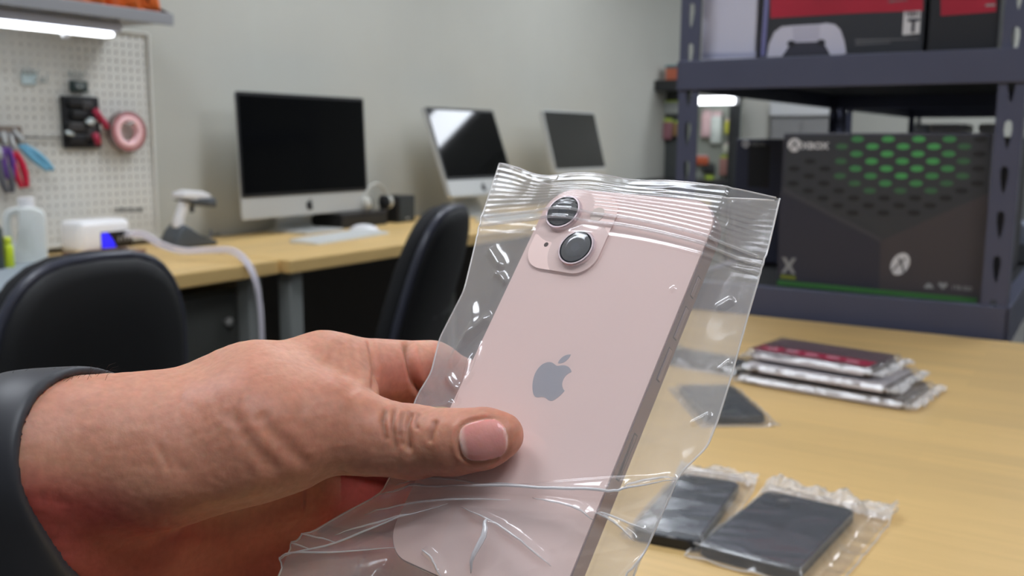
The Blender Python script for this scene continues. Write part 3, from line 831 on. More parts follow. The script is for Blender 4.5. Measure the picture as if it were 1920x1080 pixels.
for lv in dots:
    for (u, v) in dots[lv]:
        px_, pz_ = bx(u, v)
        b = B(); prism(b, circle(0.0118, 10, px_, pz_, 0.0058), (-O[0], BY - O[1], -O[2]), AX, AZ, AN, 0.0005, 0.0012)
        obj('vent_dot', b, VENT if lv == 4 else GREENS[lv], t)
c = bx(1490, 272); orb('console_badge', c[0], c[1], 0.0135, t, BY - 0.0006, O)
c = bx(1504, 279); text_mesh('brand_lettering', 'XBOX', 0.018, (c[0] - O[0], BY - O[1] - 0.001, c[1] - O[2]), AX, AZ, AN, INKW, t, 0.0006)
c = bx(1688, 495); orb('console_badge', c[0], c[1], 0.0215, t, BY - 0.0006, O, 0.76, 0.22)
c = bx(1479, 498)
P = [(-1, -1), (-0.45, -1), (0, -0.3), (0.45, -1), (1, -1), (0.32, 0), (1, 1), (0.45, 1), (0, 0.3), (-0.45, 1), (-1, 1), (-0.32, 0)]
poly_print('series_letter', [(c[0] + p * 0.0145, c[1] + q * 0.016) for p, q in P], INKG, d0=0.0005, d1=0.0012, px=False)
poly_print('lime_strip', [(1464, 515), (1492, 518), (1492, 524), (1463, 521)], mat('ink_lime', (128, 136, 40), 0.5), d0=0.0005, d1=0.0012)
poly_print('green_bar', [(1458, 525), (1832, 559), (1831, 569), (1457, 534)], GBAR, d0=0.0005, d1=0.001)
c = bx(1784, 542); text_mesh('capacity_lettering', '1TB SSD', 0.0098, (c[0] - O[0], BY - O[1] - 0.001, c[1] - O[2]), AX, AZ, AN, INKG, t, 0.0002)
poly_print('cloud_symbol', [(1732, 540), (1735, 534), (1741, 530), (1747, 533), (1751, 541)], INKG, d0=0.0005, d1=0.001)
poly_print('heart_symbol', [(1768, 543), (1759, 534), (1762, 528), (1768, 532), (1774, 529), (1777, 535)], INKG, d0=0.0005, d1=0.001)

# second console carton further back
Y2 = 2.24
xa, za = bx(1380, 260, Y2)
O2 = (xa + 0.19, Y2 + 0.10, z0)
t2 = thing('console_carton', O2, 'dark blue tinted console carton half hidden behind the green vent carton', 'box')
obj('carton', box(B(), (0, 0, (za - z0) / 2), (0.38, 0.2, za - z0), 0.003), mat('carton_navy', (50, 52, 70), 0.42), t2)
poly_print('print_console', [(1404, 272), (1444, 272), (1442, 352), (1402, 350)], mat('ink_console', (28, 28, 32), 0.4), y=Y2, O=O2, t=t2)
c = bx(1398, 270, Y2); orb('console_badge', c[0], c[1], 0.009, t2, Y2, O2)
c = bx(1408, 273, Y2); text_mesh('brand_lettering', 'XBOX', 0.012, (c[0] - O2[0], Y2 - O2[1] - 0.0008, c[1] - O2[2]), AX, AZ, AN, INKG, t2, 0.0002)

t3 = thing('storage_carton', (-0.270, 2.40, z0), 'plain dark carton standing behind the green lit vent carton', 'box')
obj('carton', box(B(), (0, 0, 0.148), (0.18, 0.3, 0.296), 0.003), mat('carton_plain', (52, 50, 54), 0.5), t3)
obj('tape_strip', box(B(), (0, 0, 0.2963), (0.05, 0.3, 0.0006)), mat('carton_tape', (70, 68, 66), 0.3), t3)

# game bundle cartons on the upper deck
UZ = 1.2745; UY = 1.905
def carton(xa, xb, label, m, dep=0.30, h=0.36):
    O = ((xa + xb) / 2, UY + dep / 2, UZ)
    t = thing('bundle_carton', O, label, 'box', None)
    obj('carton', box(B(), (0, 0, h / 2), (xb - xa, dep, h), 0.003), m, t)
    return t, O
def ux(u): return ony(u, 60, UY)[0]
def uz(u, v): return ony(u, v, UY)
PRW = mat('print_white', (206, 206, 224), 0.4); RED = mat('print_red', (168, 34, 56), 0.4, var=0.15, scale=10); DKC = mat('carton_slate', (52, 54, 60), 0.4); LIL = mat('print_lilac', (120, 120, 168), 0.4)
tA, OA = carton(ux(1316), ux(1417), 'plain white sided carton at the left end of the upper rack deck', PRW)
poly_print('side_band', [(1316, 100), (1417, 98), (1417, 106), (1316, 108)], mat('print_pale_blue', (178, 180, 206), 0.4), y=UY, O=OA, t=tA)
tB, OB = carton(ux(1424), ux(1732), 'dark carton with red band, white gamepad picture and rating label on the upper deck', DKC)
def pb(name, pts, m, d0=0.0, d1=0.0006, t=tB, O=OB): return poly_print(name, pts, m, y=UY, d0=d0, d1=d1, O=O, t=t)
pb('red_band', [(1445, -60), (1731, -60), (1731, 20), (1600, 25), (1445, 34)], RED)
pb('lilac_edge', [(1426, 105), (1434, 105), (1446, -60), (1438, -60)], LIL)
pb('gamepad_body', [(1438, 107), (1442, 82), (1452, 60), (1466, 50), (1486, 48), (1538, 45), (1550, 43), (1566, 46), (1576, 56), (1583, 76), (1587, 100), (1572, 104), (1557, 103), (1549, 88), (1540, 78), (1484, 80), (1476, 92), (1466, 106)], mat('print_pad', (206, 204, 220), 0.4))
pb('gamepad_core', [(1484, 80), (1540, 78), (1549, 88), (1556, 101), (1468, 104), (1476, 92)], mat('print_pad_dark', (62, 62, 74), 0.4), 0.0002, 0.0008)
pb('gamepad_touchpad', [(1486, 50), (1538, 47), (1536, 74), (1488, 78)], mat('print_pad_mid', (190, 188, 206), 0.4), 0.0006, 0.001)
for s_, (ux_, vx_) in enumerate(((1484, 82), (1540, 80))):
    pb('thumbstick', [(ux_ + 8 * math.cos(k * PI / 6), vx_ + 6 * math.sin(k * PI / 6)) for k in range(12)][::-1], mat('print_pad_stick', (44, 44, 52), 0.4), 0.0008, 0.0012)
rl = pb('rating_label', [(1692, 66), (1724, 63), (1727, 20), (1695, 22)], INKW)
c = uz(1701, 60); text_mesh('rating_letter', 'T', 0.032, (c[0] - OB[0], UY - OB[1] - 0.0012, c[2] - OB[2]), AX, AZ, AN, CBL, rl, 0.0012)
c = uz(1697, 31); text_mesh('rating_word', 'TEEN', 0.0105, (c[0] - OB[0], UY - OB[1] - 0.0012, c[2] - OB[2]), AX, AZ, AN, CBL, rl, 0.0002)
for k, (ua, ub, v) in enumerate(((1604, 1722, 76), (1604, 1670, 83), (1666, 1702, 3))):
    pb('small_print_line', [(ua, v + 2), (ub, v - 4 + 2), (ub, v - 8 + 4), (ua, v - 2)], mat('ink_smallprint', (104, 104, 108), 0.5), 0.0006, 0.001)
tC, OC = carton(ux(1740), ux(1872), 'narrow dark carton with red band at the right end of the upper deck', mat('carton_slate_dark', (40, 41, 46), 0.4))
poly_print('red_band', [(1764, -60), (1868, -60), (1868, 22), (1764, 30)], RED, y=UY, O=OC, t=tC)
poly_print('small_print_line', [(1848, 12), (1866, 11), (1866, 7), (1848, 8)], INKG, y=UY, d1=0.0008, O=OC, t=tC)

# pale tubs on the second rack, seen over the cartons
for k, (u0, u1, c, lab) in enumerate(((1716, 1742, (196, 204, 214), 'pale blue plastic tub, leftmost on the second rack'), (1744, 1812, (206, 204, 206), 'wide white plastic tub on the second rack'), (1836, 1868, (204, 202, 198), 'white plastic tub seen through the slots of the right rack post'))):
    yy = 3.55; q0 = ony(u0, 240, yy); q1 = ony(u1, 240, yy); w = q1[0] - q0[0]
    t = thing('storage_tub', ((q0[0] + q1[0]) / 2, yy + 0.08, 0.829), lab, 'tub')
    h = 1.175 - 0.829; m = mat('tub_%d' % k, c, 0.4)
    obj('body', box(B(), (0, 0, h / 2 - 0.015), (w * 0.94, 0.2, h - 0.03), 0.008, 2), m, t)
    obj('lid', box(B(), (0, 0, h - 0.015), (w, 0.22, 0.03), 0.008, 2), m, t)

# ------------------------------------------------------------------ far end of the room
FY = 6.2
def fz(u, v, y=FY): return ony(u, v, y)
a = fz(1228, 150); c = fz(1388, 150)
t = thing('display_station', ((a[0] + c[0]) / 2, FY, 0), 'dark framed far workstation with lit pegboard full of hanging packs', 'workstation')
ox = (a[0] + c[0]) / 2
m0 = fz(1290, 150)
obj('side_panel', box(B(), ((a[0] + m0[0]) / 2 - ox, 0.05, 0.72), (m0[0] - a[0], 0.03, 1.44), 0.004), mat('station_dark', (66, 70, 70), 0.6), t)
obj('lit_board', box(B(), ((c[0] + m0[0]) / 2 - ox, 0.05, 0.69), (c[0] - m0[0], 0.03, 1.38), 0.004), mat('station_board', (150, 156, 146), 0.6), t)
obj('top_rail', box(B(), (0, -0.05, 1.475), (c[0] - a[0] + 0.02, 0.24, 0.07), 0.004), mat('station_black', (34, 36, 38), 0.5), t)
obj('right_post', box(B(), (c[0] - ox - 0.012, -0.04, 0.72), (0.03, 0.15, 1.44), 0.003), mat('station_black', (34, 36, 38), 0.5), t)
obj('left_post', box(B(), (a[0] - ox + 0.015, -0.04, 0.72), (0.03, 0.15, 1.44), 0.003), mat('station_black', (34, 36, 38), 0.5), t)
obj('counter', box(B(), (0, -0.2, 0.84), (c[0] - a[0], 0.42, 0.04), 0.004), BLACKP, t)
l0, l1 = fz(1304, 184, FY - 0.12), fz(1380, 193, FY - 0.12)
t = thing('station_lamp', ((l0[0] + l1[0]) / 2, FY - 0.12, (l0[2] + l1[2]) / 2), 'white glowing tube lamp across the far workstation', 'lamp')
obj('tube', box(B(), (0, 0, 0), (l1[0] - l0[0], 0.05, 0.05), 0.018, 3), GLOW, t, True)
for s in (-1, 1): obj('end_cap', box(B(), (s * (l1[0] - l0[0] + 0.012) / 2, 0, 0), (0.012, 0.054, 0.054), 0.01, 2), WHITEP, t, True)
def hanger(u0, v0, u1, v1, rgb, label, name='hanging_pack', cat='pack'):
    y = FY + 0.005; p, q = ony(u0, v0, y), ony(u1, v1, y)
    w, h = abs(q[0] - p[0]), abs(p[2] - q[2])
    t = thing(name, ((p[0] + q[0]) / 2, y, min(p[2], q[2])), label, cat)
    m = mat('pack_%d_%d_%d' % rgb, rgb, 0.45)
    obj('pouch', box(B(), (0, 0, h * 0.42), (w, 0.028, h * 0.84), min(w, h) * 0.16, 3), m, t, True)
    obj('header', box(B(), (0, 0.006, h * 0.90), (w * 0.9, 0.006, h * 0.2), 0.002), mat('pack_header_%d' % (rgb[0] // 60), (rgb[0] * 0.8 + 30, rgb[1] * 0.8 + 30, rgb[2] * 0.8 + 30), 0.5), t)
    return t
hanger(1316, 206, 1332, 258, (216, 184, 186), 'long pink pack hanging on the lit far board')
hanger(1334, 208, 1352, 270, (206, 214, 208), 'pale white pack hanging beside the pink one on the far board')
hanger(1360, 222, 1374, 252, (196, 196, 70), 'yellow pack hanging on the lit far board')
hanger(1358, 268, 1378, 288, (222, 226, 206), 'cream round pack low on the lit far board')
hanger(1302, 290, 1328, 310, (196, 96, 62), 'orange pack low on the lit far board')
hanger(1322, 328, 1338, 352, (170, 196, 60), 'lime green pack lowest on the far board')
hanger(1350, 290, 1366, 330, (166, 120, 112), 'dull red pack on the far board below the cream one')
hanger(1318, 306, 1340, 326, (44, 46, 46), 'black pack above the lime green one on the far board')
hanger(1243, 188, 1274, 214, (168, 174, 170), 'grey white pack on the dark far panel')
hanger(1243, 222, 1260, 262, (142, 96, 104), 'dusky pink pack on the dark far panel')
hanger(1262, 226, 1276, 256, (140, 110, 72), 'ochre pack on the dark far panel')
p = ony(1268, 158, FY - 0.02)
t = thing('orange_box', (p[0], FY - 0.05, 1.511), 'small orange box with teal lid standing on the far station top', 'box')
obj('body', box(B(), (0, 0, 0.04), (0.10, 0.09, 0.08), 0.006), mat('orange_carton', (190, 104, 76), 0.5), t)
obj('lid', box(B(), (0, 0, 0.09), (0.104, 0.094, 0.02), 0.004), mat('teal_lid', (70, 112, 120), 0.5), t)

# pale cupboards beyond the racks
p0, p1 = ony(1392, 220, 6.6), ony(1442, 220, 6.6)
t = thing('tall_cupboard', ((p0[0] + p1[0]) / 2, 6.8, 0), 'tall warm white cupboard right of the far workstation', 'cupboard')
w = p1[0] - p0[0]
obj('carcass', box(B(), (0, 0, 0.8), (w, 0.4, 1.6), 0.004), mat('cupboard_white', (214, 213, 204), 0.6), t)
dr = obj('door', box(B(), (0, -0.206, 0.8), (w - 0.02, 0.014, 1.54), 0.004), mat('cupboard_white', (214, 213, 204), 0.6), t)
obj('handle', box(B(), (w * 0.36, -0.222, 0.85), (0.012, 0.02, 0.12), 0.004), GREYM, dr)
p0, p1 = ony(1443, 220, 6.5), ony(1566, 220, 6.5); w = p1[0] - p0[0]
t = thing('low_cupboard', ((p0[0] + p1[0]) / 2, 6.72, 0), 'wide grey fronted cupboard with bright white top unit beyond the racks', 'cupboard')
ztop, zm = ony(1500, 180, 6.5)[2], ony(1500, 217, 6.5)[2]
obj('base_unit', box(B(), (0, 0, zm / 2), (w, 0.4, zm), 0.004), mat('cupboard_grey', (150, 150, 150), 0.6), t)
obj('top_unit', box(B(), (0, -0.01, (zm + ztop) / 2), (w, 0.44, ztop - zm), 0.006), mat('cupboard_bright', (222, 224, 226), 0.5), t)
for s in (-1, 1):
    dr = obj('door', box(B(), (s * w / 4, -0.207, zm / 2), (w / 2 - 0.02, 0.014, zm - 0.06), 0.004), mat('cupboard_grey', (150, 150, 150), 0.6), t)
    obj('handle', box(B(), (s * 0.04, -0.222, zm - 0.2), (0.012, 0.02, 0.12), 0.004), GREYM, dr)

# pale appliance and counter past the right post
t = thing('white_cabinet', (0.40, 3.60, 0), 'tall white cabinet standing alone to the right of the rack row', 'cabinet')
obj('carcass', box(B(), (0, 0, 0.95), (0.7, 0.5, 1.9), 0.006), mat('cabinet_white', (196, 197, 194), 0.5), t)
dr = obj('door', box(B(), (0, -0.258, 1.22), (0.66, 0.016, 1.2), 0.004), mat('cabinet_white', (196, 197, 194), 0.5), t)
obj('handle', box(B(), (-0.29, -0.275, 1.12), (0.014, 0.02, 0.16), 0.004), GREYM, dr)
t = thing('white_carton', (-0.26, 2.90, 0.8285), 'tall white carton on the lower deck seen just past the right rack post', 'box')
obj('carton', box(B(), (0, 0, 0.15), (0.2, 0.26, 0.30), 0.004), mat('cabinet_white', (196, 197, 194), 0.5), t)
obj('tape_strip', box(B(), (0, 0, 0.3003), (0.05, 0.26, 0.0006)), mat('tape_tan', (176, 160, 132), 0.4), t)
t = thing('grey_bin', (-0.245, 2.66, 0.8285), 'blue grey storage bin in front of the white carton on the lower deck', 'bin')
obj('stand', box(B(), (0, 0, 0.022), (0.16, 0.14, 0.044), 0.004), mat('stand_grey', (92, 95, 98), 0.5), t)
b = B(); prism(b, [(-0.075, 0.0), (0.075, 0.0), (0.082, 0.05), (-0.082, 0.05)], (0, 0.07, 0.0445), (1, 0, 0), (0, 0, 1), (0, -1, 0), 0, 0.14, 0.006, 2)
obj('tub', b, mat('bin_blue', (150, 158, 176), 0.4), t, True)

# ------------------------------------------------------------------ bagged phones and parts on the worktable
def noise2(U, V, seed, f):
    """smooth value noise on arrays, lattice frequency f"""
    r = np.random.default_rng(seed).uniform(-1, 1, (64, 64))
    x, y = U * f + 11.3, V * f + 7.7
    xi, yi = np.floor(x).astype(int), np.floor(y).astype(int)
    fx, fy = x - xi, y - yi
    fx, fy = fx * fx * (3 - 2 * fx), fy * fy * (3 - 2 * fy)
    g = lambda a, b: r[a % 64, b % 64]
    return (g(xi, yi) * (1 - fx) + g(xi + 1, yi) * fx) * (1 - fy) + (g(xi, yi + 1) * (1 - fx) + g(xi + 1, yi + 1) * fx) * fy
def ridged(U, V, seed, f):
    return 1 - np.abs(noise2(U, V, seed, f)) * 2

def grid_mesh(P):
    """P: (n, m, 3) -> verts, quads"""
    n, m = P.shape[:2]
    idx = np.arange(n * m).reshape(n, m)
    q = np.stack([idx[:-1, :-1], idx[1:, :-1], idx[1:, 1:], idx[:-1, 1:]], -1).reshape(-1, 4)
    return P.reshape(-1, 3), q

FILM_T = film('bag_film_table', haze=0.10, rough=0.16, gloss=0.08)
FILM_C = film('bag_film_crumpled', haze=0.58, rough=0.2, gloss=0.08, hazecol=(0.96, 0.94, 0.92))
PHB = mat('phone_graphite', (50, 56, 62), 0.22, spec=0.6); PHF = mat('phone_graphite_frame', (44, 46, 50), 0.3, 0.4); LENSM = mat('lens_black', (12, 13, 16), 0.08)
def table_bag(cx, cy, ang, L, Wd, th, bag, seed, label, z=DZ, crumple=(0.0, 0.0), frame=(0.012, 0.014, 0.012, 0.02), haze=None):
    """clear bag over a flat thing of L x Wd x th; frame = spare film right, top, left, bottom"""
    t = thing('clear_bag', (cx, cy, z), label, 'bag', None, ang)
    U = np.linspace(-Wd / 2 - frame[2], Wd / 2 + frame[0], 70); V = np.linspace(-L / 2 - frame[3], L / 2 + frame[1], 100)
    U, V = np.meshgrid(U, V, indexing='ij')
    dx = np.maximum(np.abs(U) - Wd / 2, 0); dy = np.maximum(np.abs(V) - L / 2, 0); d = np.hypot(dx, dy)
    h = th * np.clip(1 - d / 0.009, 0, 1) ** 1.3 + 0.0016
    wr = (0.0012 * ridged(U, V, seed, 28) + 0.0010 * ridged(U * 0.5 + V * 0.4, V - U * 0.5, seed + 1, 55)) * (0.25 + np.clip(d / 0.006, 0, 1))
    cr = np.clip((V - L / 2 + 0.004) / 0.01, 0, 1) * (0.006 * np.abs(noise2(U, V * 0.4, seed + 2, 90)) + 0.004)
    h = h + np.maximum(wr, -0.0008) + cr * crumple[0]
    V2 = V + 0.004 * noise2(U, V * 0, seed + 3, 30) * (V > L / 2)
    top = np.stack([U, V2, h], -1)
    bot = np.stack([U, V2, np.full_like(U, 0.0004)], -1)
    obj('film', grid_mesh(top), FILM_T, t, True)
    obj('rear_film', grid_mesh(bot[::6, ::6][:, :, :]), FILM_T, t, True)
    rim = [tuple(p) for p in np.concatenate([top[0, :], top[1:, -1], top[-1, ::-1][1:], top[::-1, 0][1:-1]])[::3]]
    obj('edge_weld', tube(B(), rim, 0.0007, 5, True), FILM_C, t, True)
    if crumple[0]:
        n = int(L * 0 + 60)
        Uu = np.linspace(-Wd / 2 - frame[2], Wd / 2 + frame[0], 90); K = np.linspace(0, 1, 16)
        Uu, K = np.meshgrid(Uu, K, indexing='ij')
        X = Uu; Y = L / 2 + 0.002 + K * (frame[1] + 0.004 * noise2(Uu, K * 0, seed + 5, 60))
        Z = 0.004 + 0.014 * crumple[0] * np.sin(np.pi * K * 0.8) * (0.6 + 0.5 * noise2(Uu, K * 0.02, seed + 6, 80)) + 0.003 * ridged(Uu, K * 0.03, seed + 7, 140)
        obj('crumpled_mouth', grid_mesh(np.stack([X, Y, Z], -1)), FILM_C, t, True)
    return t
def flat_phone(cx, cy, ang, label, L=0.148, Wd=0.074, th=0.0085, z=DZ, m=None):
    t = thing('smartphone', (cx, cy, z + 0.0008), label, 'phone', None, ang)
    b = B(); prism(b, rrect(Wd, L, 0.009, 6), (0, 0, 0), (1, 0, 0), (0, 1, 0), (0, 0, 1), 0, th, 0.0015)
    obj('body', b, PHF, t)
    b = B(); prism(b, rrect(Wd - 0.004, L - 0.004, 0.007, 6), (0, 0, 0), (1, 0, 0), (0, 1, 0), (0, 0, 1), th, th + 0.0006)
    bk = obj('back_panel', b, m or PHB, t)
    b = B(); prism(b, rrect(0.028, 0.030, 0.006, 5), (-Wd / 2 + 0.02, L / 2 - 0.021, 0), (1, 0, 0), (0, 1, 0), (0, 0, 1), th + 0.0006, th + 0.0018, 0.0004)
    pl = obj('camera_plateau', b, m or PHB, t)
    for (a, c) in ((-0.006, 0.006), (0.006, -0.006)):
        obj('lens', cyl(B(), (-Wd / 2 + 0.02 + a, L / 2 - 0.021 + c, th + 0.0018), (-Wd / 2 + 0.02 + a, L / 2 - 0.021 + c, th + 0.003), 0.0058), LENSM, pl, True)
    b = logo_bm((0, 0, th + 0.0006), (1, 0, 0), (0, 1, 0), (0, 0, 1), 0.016, 0.0002)
    obj('logo', b, mat('logo_graphite', (34, 36, 40), 0.2), bk)
    return t
flat_phone(-0.221, 0.795, -0.06, 'graphite phone lying in a clear bag nearest the camera on the worktable', 0.158, 0.084)
table_bag(-0.218, 0.795, -0.06, 0.158, 0.084, 0.011, None, 21, 'clear bag with white crumpled mouth around the nearest graphite phone', crumple=(1.0, 0), frame=(0.026, 0.030, 0.010, 0.008))
flat_phone(-0.307, 0.800, 0.11, 'graphite phone in a clear bag behind the held phone bag, left of the nearest one', 0.160, 0.060)
table_bag(-0.306, 0.806, 0.11, 0.160, 0.060, 0.0125, None, 31, 'clear bag around the graphite phone left of the nearest bagged phone', crumple=(0.55, 0), frame=(0.010, 0.024, 0.010, 0.004))
flat_phone(-0.408, 1.160, math.radians(35.6), 'graphite phone lying slantwise in a bag before the red labelled stack')
table_bag(-0.408, 1.160, math.radians(35.6), 0.148, 0.074, 0.011, None, 41, 'clear bag around the slanted graphite phone before the red labelled stack', frame=(0.012, 0.012, 0.01, 0.014))
p = onz(1375, 697, DZ)
flat_phone(p[0] - 0.05, p[1] + 0.02, math.radians(80), 'dark phone in a rumpled bag at the left end of the red labelled stack', 0.14, 0.07)
table_bag(p[0] - 0.05, p[1] + 0.02, math.radians(80), 0.14, 0.07, 0.012, None, 51, 'rumpled clear bag around the dark phone at the left end of the red labelled stack', crumple=(1.4, 0), frame=(0.014, 0.02, 0.014, 0.02))

TRAY = mat('tray_grey', (150, 140, 130), 0.5); PACKW = mat('pack_white', (206, 200, 206), 0.35); REDL = mat('label_red', (150, 34, 62), 0.35); PACKD = mat('pack_taupe', (112, 100, 94), 0.4)
zz = DZ
for k, (dx, dy, L, Wd, h, a, lab) in enumerate(((0.006, 0.0, 0.225, 0.125, 0.012, -0.10, 'lowest grey tray pack of the red labelled stack on the worktable'),
                                           (-0.004, 0.004, 0.20, 0.12, 0.012, -0.13, 'middle white tray pack of the stack on the worktable'),
                                           (-0.014, 0.010, 0.175, 0.105, 0.013, -0.16, 'top pack with the red label on the worktable stack'))):
    cx, cy = -0.316 + dx, 1.348 + dy
    t = thing('part_pack', (cx, cy, zz + 0.0008), lab, 'pack', 'packed screens stacked on the worktable', a)
    b = B(); prism(b, rrect(L, Wd, 0.008, 4), (0, 0, 0), (1, 0, 0), (0, 1, 0), (0, 0, 1), 0, h * 0.55, 0.0015)
    obj('tray', b, (TRAY, PACKD, PACKD)[k], t)
    b = B(); prism(b, rrect(L - 0.008, Wd - 0.008, 0.006, 4), (0, 0, 0), (1, 0, 0), (0, 1, 0), (0, 0, 1), h * 0.56, h, 0.001)
    obj('insert', b, (PACKD, PACKW, mat('pack_maroon', (86, 44, 56), 0.35))[k], t)
    if k == 2:
        lb = obj('red_label', box(B(), (0, -0.032, h + 0.0004), (L * 0.94, 0.032, 0.0008)), REDL, t)
        for j in range(5):
            obj('label_print', box(B(), (-0.06 + j * 0.029, -0.034 + 0.004 * (j % 2), h + 0.001), (0.017, 0.006, 0.0004)), mat('label_print', (206, 150, 164), 0.4), lb)
        obj('front_label', box(B(), (0, -Wd / 2 - 0.0004, h * 0.3), (L * 0.9, 0.001, h * 0.5)), PACKW, t)
    if k < 2:
        obj('edge_label', box(B(), (0.01, -Wd / 2 - 0.0004, h * 0.3), (L * 0.86, 0.001, h * 0.35)), PACKW, t)
    t = table_bag(cx, cy, a - PI / 2, L, Wd, h * 0.98, None, 61 + k, ('clear film bag around the lowest tray pack of the stack', 'clear film bag around the middle tray pack of the stack', 'clear film bag around the red labelled top pack')[k], z=zz,
              crumple=(0.5, 0), frame=(0.005, 0.016, 0.005, 0.012))
    zz += h + 0.0042

# ------------------------------------------------------------------ the held phone
rv = np.array([-0.446518784, -0.639808475, -0.306219358]); th_ = np.linalg.norm(rv); k_ = rv / th_
K_ = np.array([[0, -k_[2], k_[1]], [k_[2], 0, -k_[0]], [-k_[1], k_[0], 0]])
RP = np.eye(3) + np.sin(th_) * K_ + (1 - np.cos(th_)) * K_ @ K_
TP = np.array([13.398, -29.481, -320.12])             # centre of the phone's back, millimetres before the eye
PM = Matrix.Identity(4)
_r = M @ RP
for i in range(3):
    for j in range(3): PM[i][j] = float(_r[i, j])
PM.translation = Vector(CAM + M @ (TP / 1000))
def on_phone(u, v, w=0.0):
    """where the line of sight meets the plane w millimetres above the phone's back (phone millimetres)"""
    r = RP.T @ np.array([(u - 960) / F, (540 - v) / F, -1.0]); o = RP.T @ (-TP)
    return o + r * ((w - o[2]) / r[2])
PW, PH = 71.5, 146.7
PINK = mat('phone_pink_glass', (244, 214, 206), 0.22, spec=0.5)
PINKP = mat('phone_pink_plateau', (244, 214, 206), 0.35)
PINKF = mat('phone_pink_frame', (152, 130, 132), 0.34, 0.55)
PINKR = mat('phone_lens_ring', (226, 206, 210), 0.25, 0.5)
MM = 0.001
def P_(poly): return [(a * MM, c * MM) for a, c in poly]
ZX, ZY, ZN = (1, 0, 0), (0, 1, 0), (0, 0, 1)
t = thing('smartphone', (0, 0, 0), 'pink phone with two diagonal lenses held inside the clear bag', 'phone')
t.matrix_world = PM
b = B(); prism(b, P_(rrect(PW, PH, 11.5, 12)), (0, 0, 0), ZX, ZY, ZN, -7.1 * MM, -0.5 * MM, 0.0007, 3)
fr = obj('frame', b, PINKF, t, False)
b = B(); prism(b, P_(rrect(PW - 0.9, PH - 0.9, 11.1, 12)), (0, 0, 0), ZX, ZY, ZN, -0.5 * MM, 0.0, 0.00035, 2)
bg = obj('back_glass', b, PINK, t)
b = B(); prism(b, P_(rrect(PW - 1.2, PH - 1.2, 11.0, 12)), (0, 0, 0), ZX, ZY, ZN, -7.65 * MM, -7.1 * MM, 0.0003, 2)
obj('front_glass', b, SCREEN, t)
b = logo_bm((0, 0.3 * MM, 0), ZX, ZY, ZN, 17.3 * MM, 0.00008)
obj('logo', b, mat('logo_mirror', (176, 174, 182), 0.3, 0.3), bg)
b = B(); prism(b, P_(rrect(31, 32.5, 8.5, 10, -PW / 2 + 18.2, PH / 2 - 19)), (0, 0, 0), ZX, ZY, ZN, 0.0, 0.0009, 0.0006, 3)
pl = obj('camera_plateau', b, PINKP, t)
for (a, c) in ((11.4, 11.8), (24.0, 25.6)):
    lx, ly = -PW / 2 + a, PH / 2 - c
    b = B(); lathe(b, [(7.3 * MM, 0.0009), (7.3 * MM, 0.0022), (7.0 * MM, 0.0026), (6.45 * MM, 0.0026), (6.4 * MM, 0.0023)], (lx * MM, ly * MM, 0), 40)
    rg = obj('lens_ring', b, PINKR, pl, False)
    b = B(); prism(b, circle(6.42 * MM, 40, lx * MM, ly * MM), (0, 0, 0), ZX, ZY, ZN, 0.0022, 0.00262)
    obj('lens_glass', b, mat('lens_cover', (20, 24, 30), 0.16, spec=0.6), rg)
    b = B(); prism(b, circle(1.9 * MM, 24, lx * MM, ly * MM), (0, 0, 0), ZX, ZY, ZN, 0.00262, 0.00266)
    obj('lens_iris', b, mat('lens_iris', (34, 42, 54), 0.1), rg)
b = B(); prism(b, circle(2.9 * MM, 24, (-PW / 2 + 25.6) * MM, (PH / 2 - 10.6) * MM), (0, 0, 0), ZX, ZY, ZN, 0.0009, 0.00105)
obj('flash', b, mat('flash_cream', (214, 196, 186), 0.25), pl)
b = B(); prism(b, circle(0.95 * MM, 16, (-PW / 2 + 9.6) * MM, (PH / 2 - 25.4) * MM), (0, 0, 0), ZX, ZY, ZN, 0.0009, 0.00094)
obj('microphone', b, mat('mic_hole', (84, 70, 66), 0.6), pl)
for nm, v0, v1, pr in (('mute_switch', 27.5, 34.5, 0.25), ('volume_button', 39, 50, 0.45), ('volume_button', 54, 65, 0.45), ('card_slot', 84, 99, 0.03)):
    b = B(); box(b, ((PW / 2 + pr / 2 - 0.2) * MM, (PH / 2 - (v0 + v1) / 2) * MM, -3.9 * MM), ((pr + 0.4) * MM, (v1 - v0) * MM, 1.9 * MM), 0.00018, 2)
    obj(nm, b, mat('button_pink', (170, 148, 150), 0.28, 0.6), t)
    b = B(); box(b, (PW / 2 * MM, (PH / 2 - (v0 + v1) / 2) * MM, -3.9 * MM), (0.06 * MM, (v1 - v0 + 0.7) * MM, 2.5 * MM))
    obj('button_gap', b, mat('gap_dark', (84, 70, 72), 0.5), t)
for v0 in (13.0, PH - 13.0):
    obj('antenna_line', box(B(), (PW / 2 * MM, (PH / 2 - v0) * MM, -3.8 * MM), (0.08 * MM, 1.0 * MM, 6.4 * MM)), mat('antenna_pink', (176, 156, 156), 0.5), t)

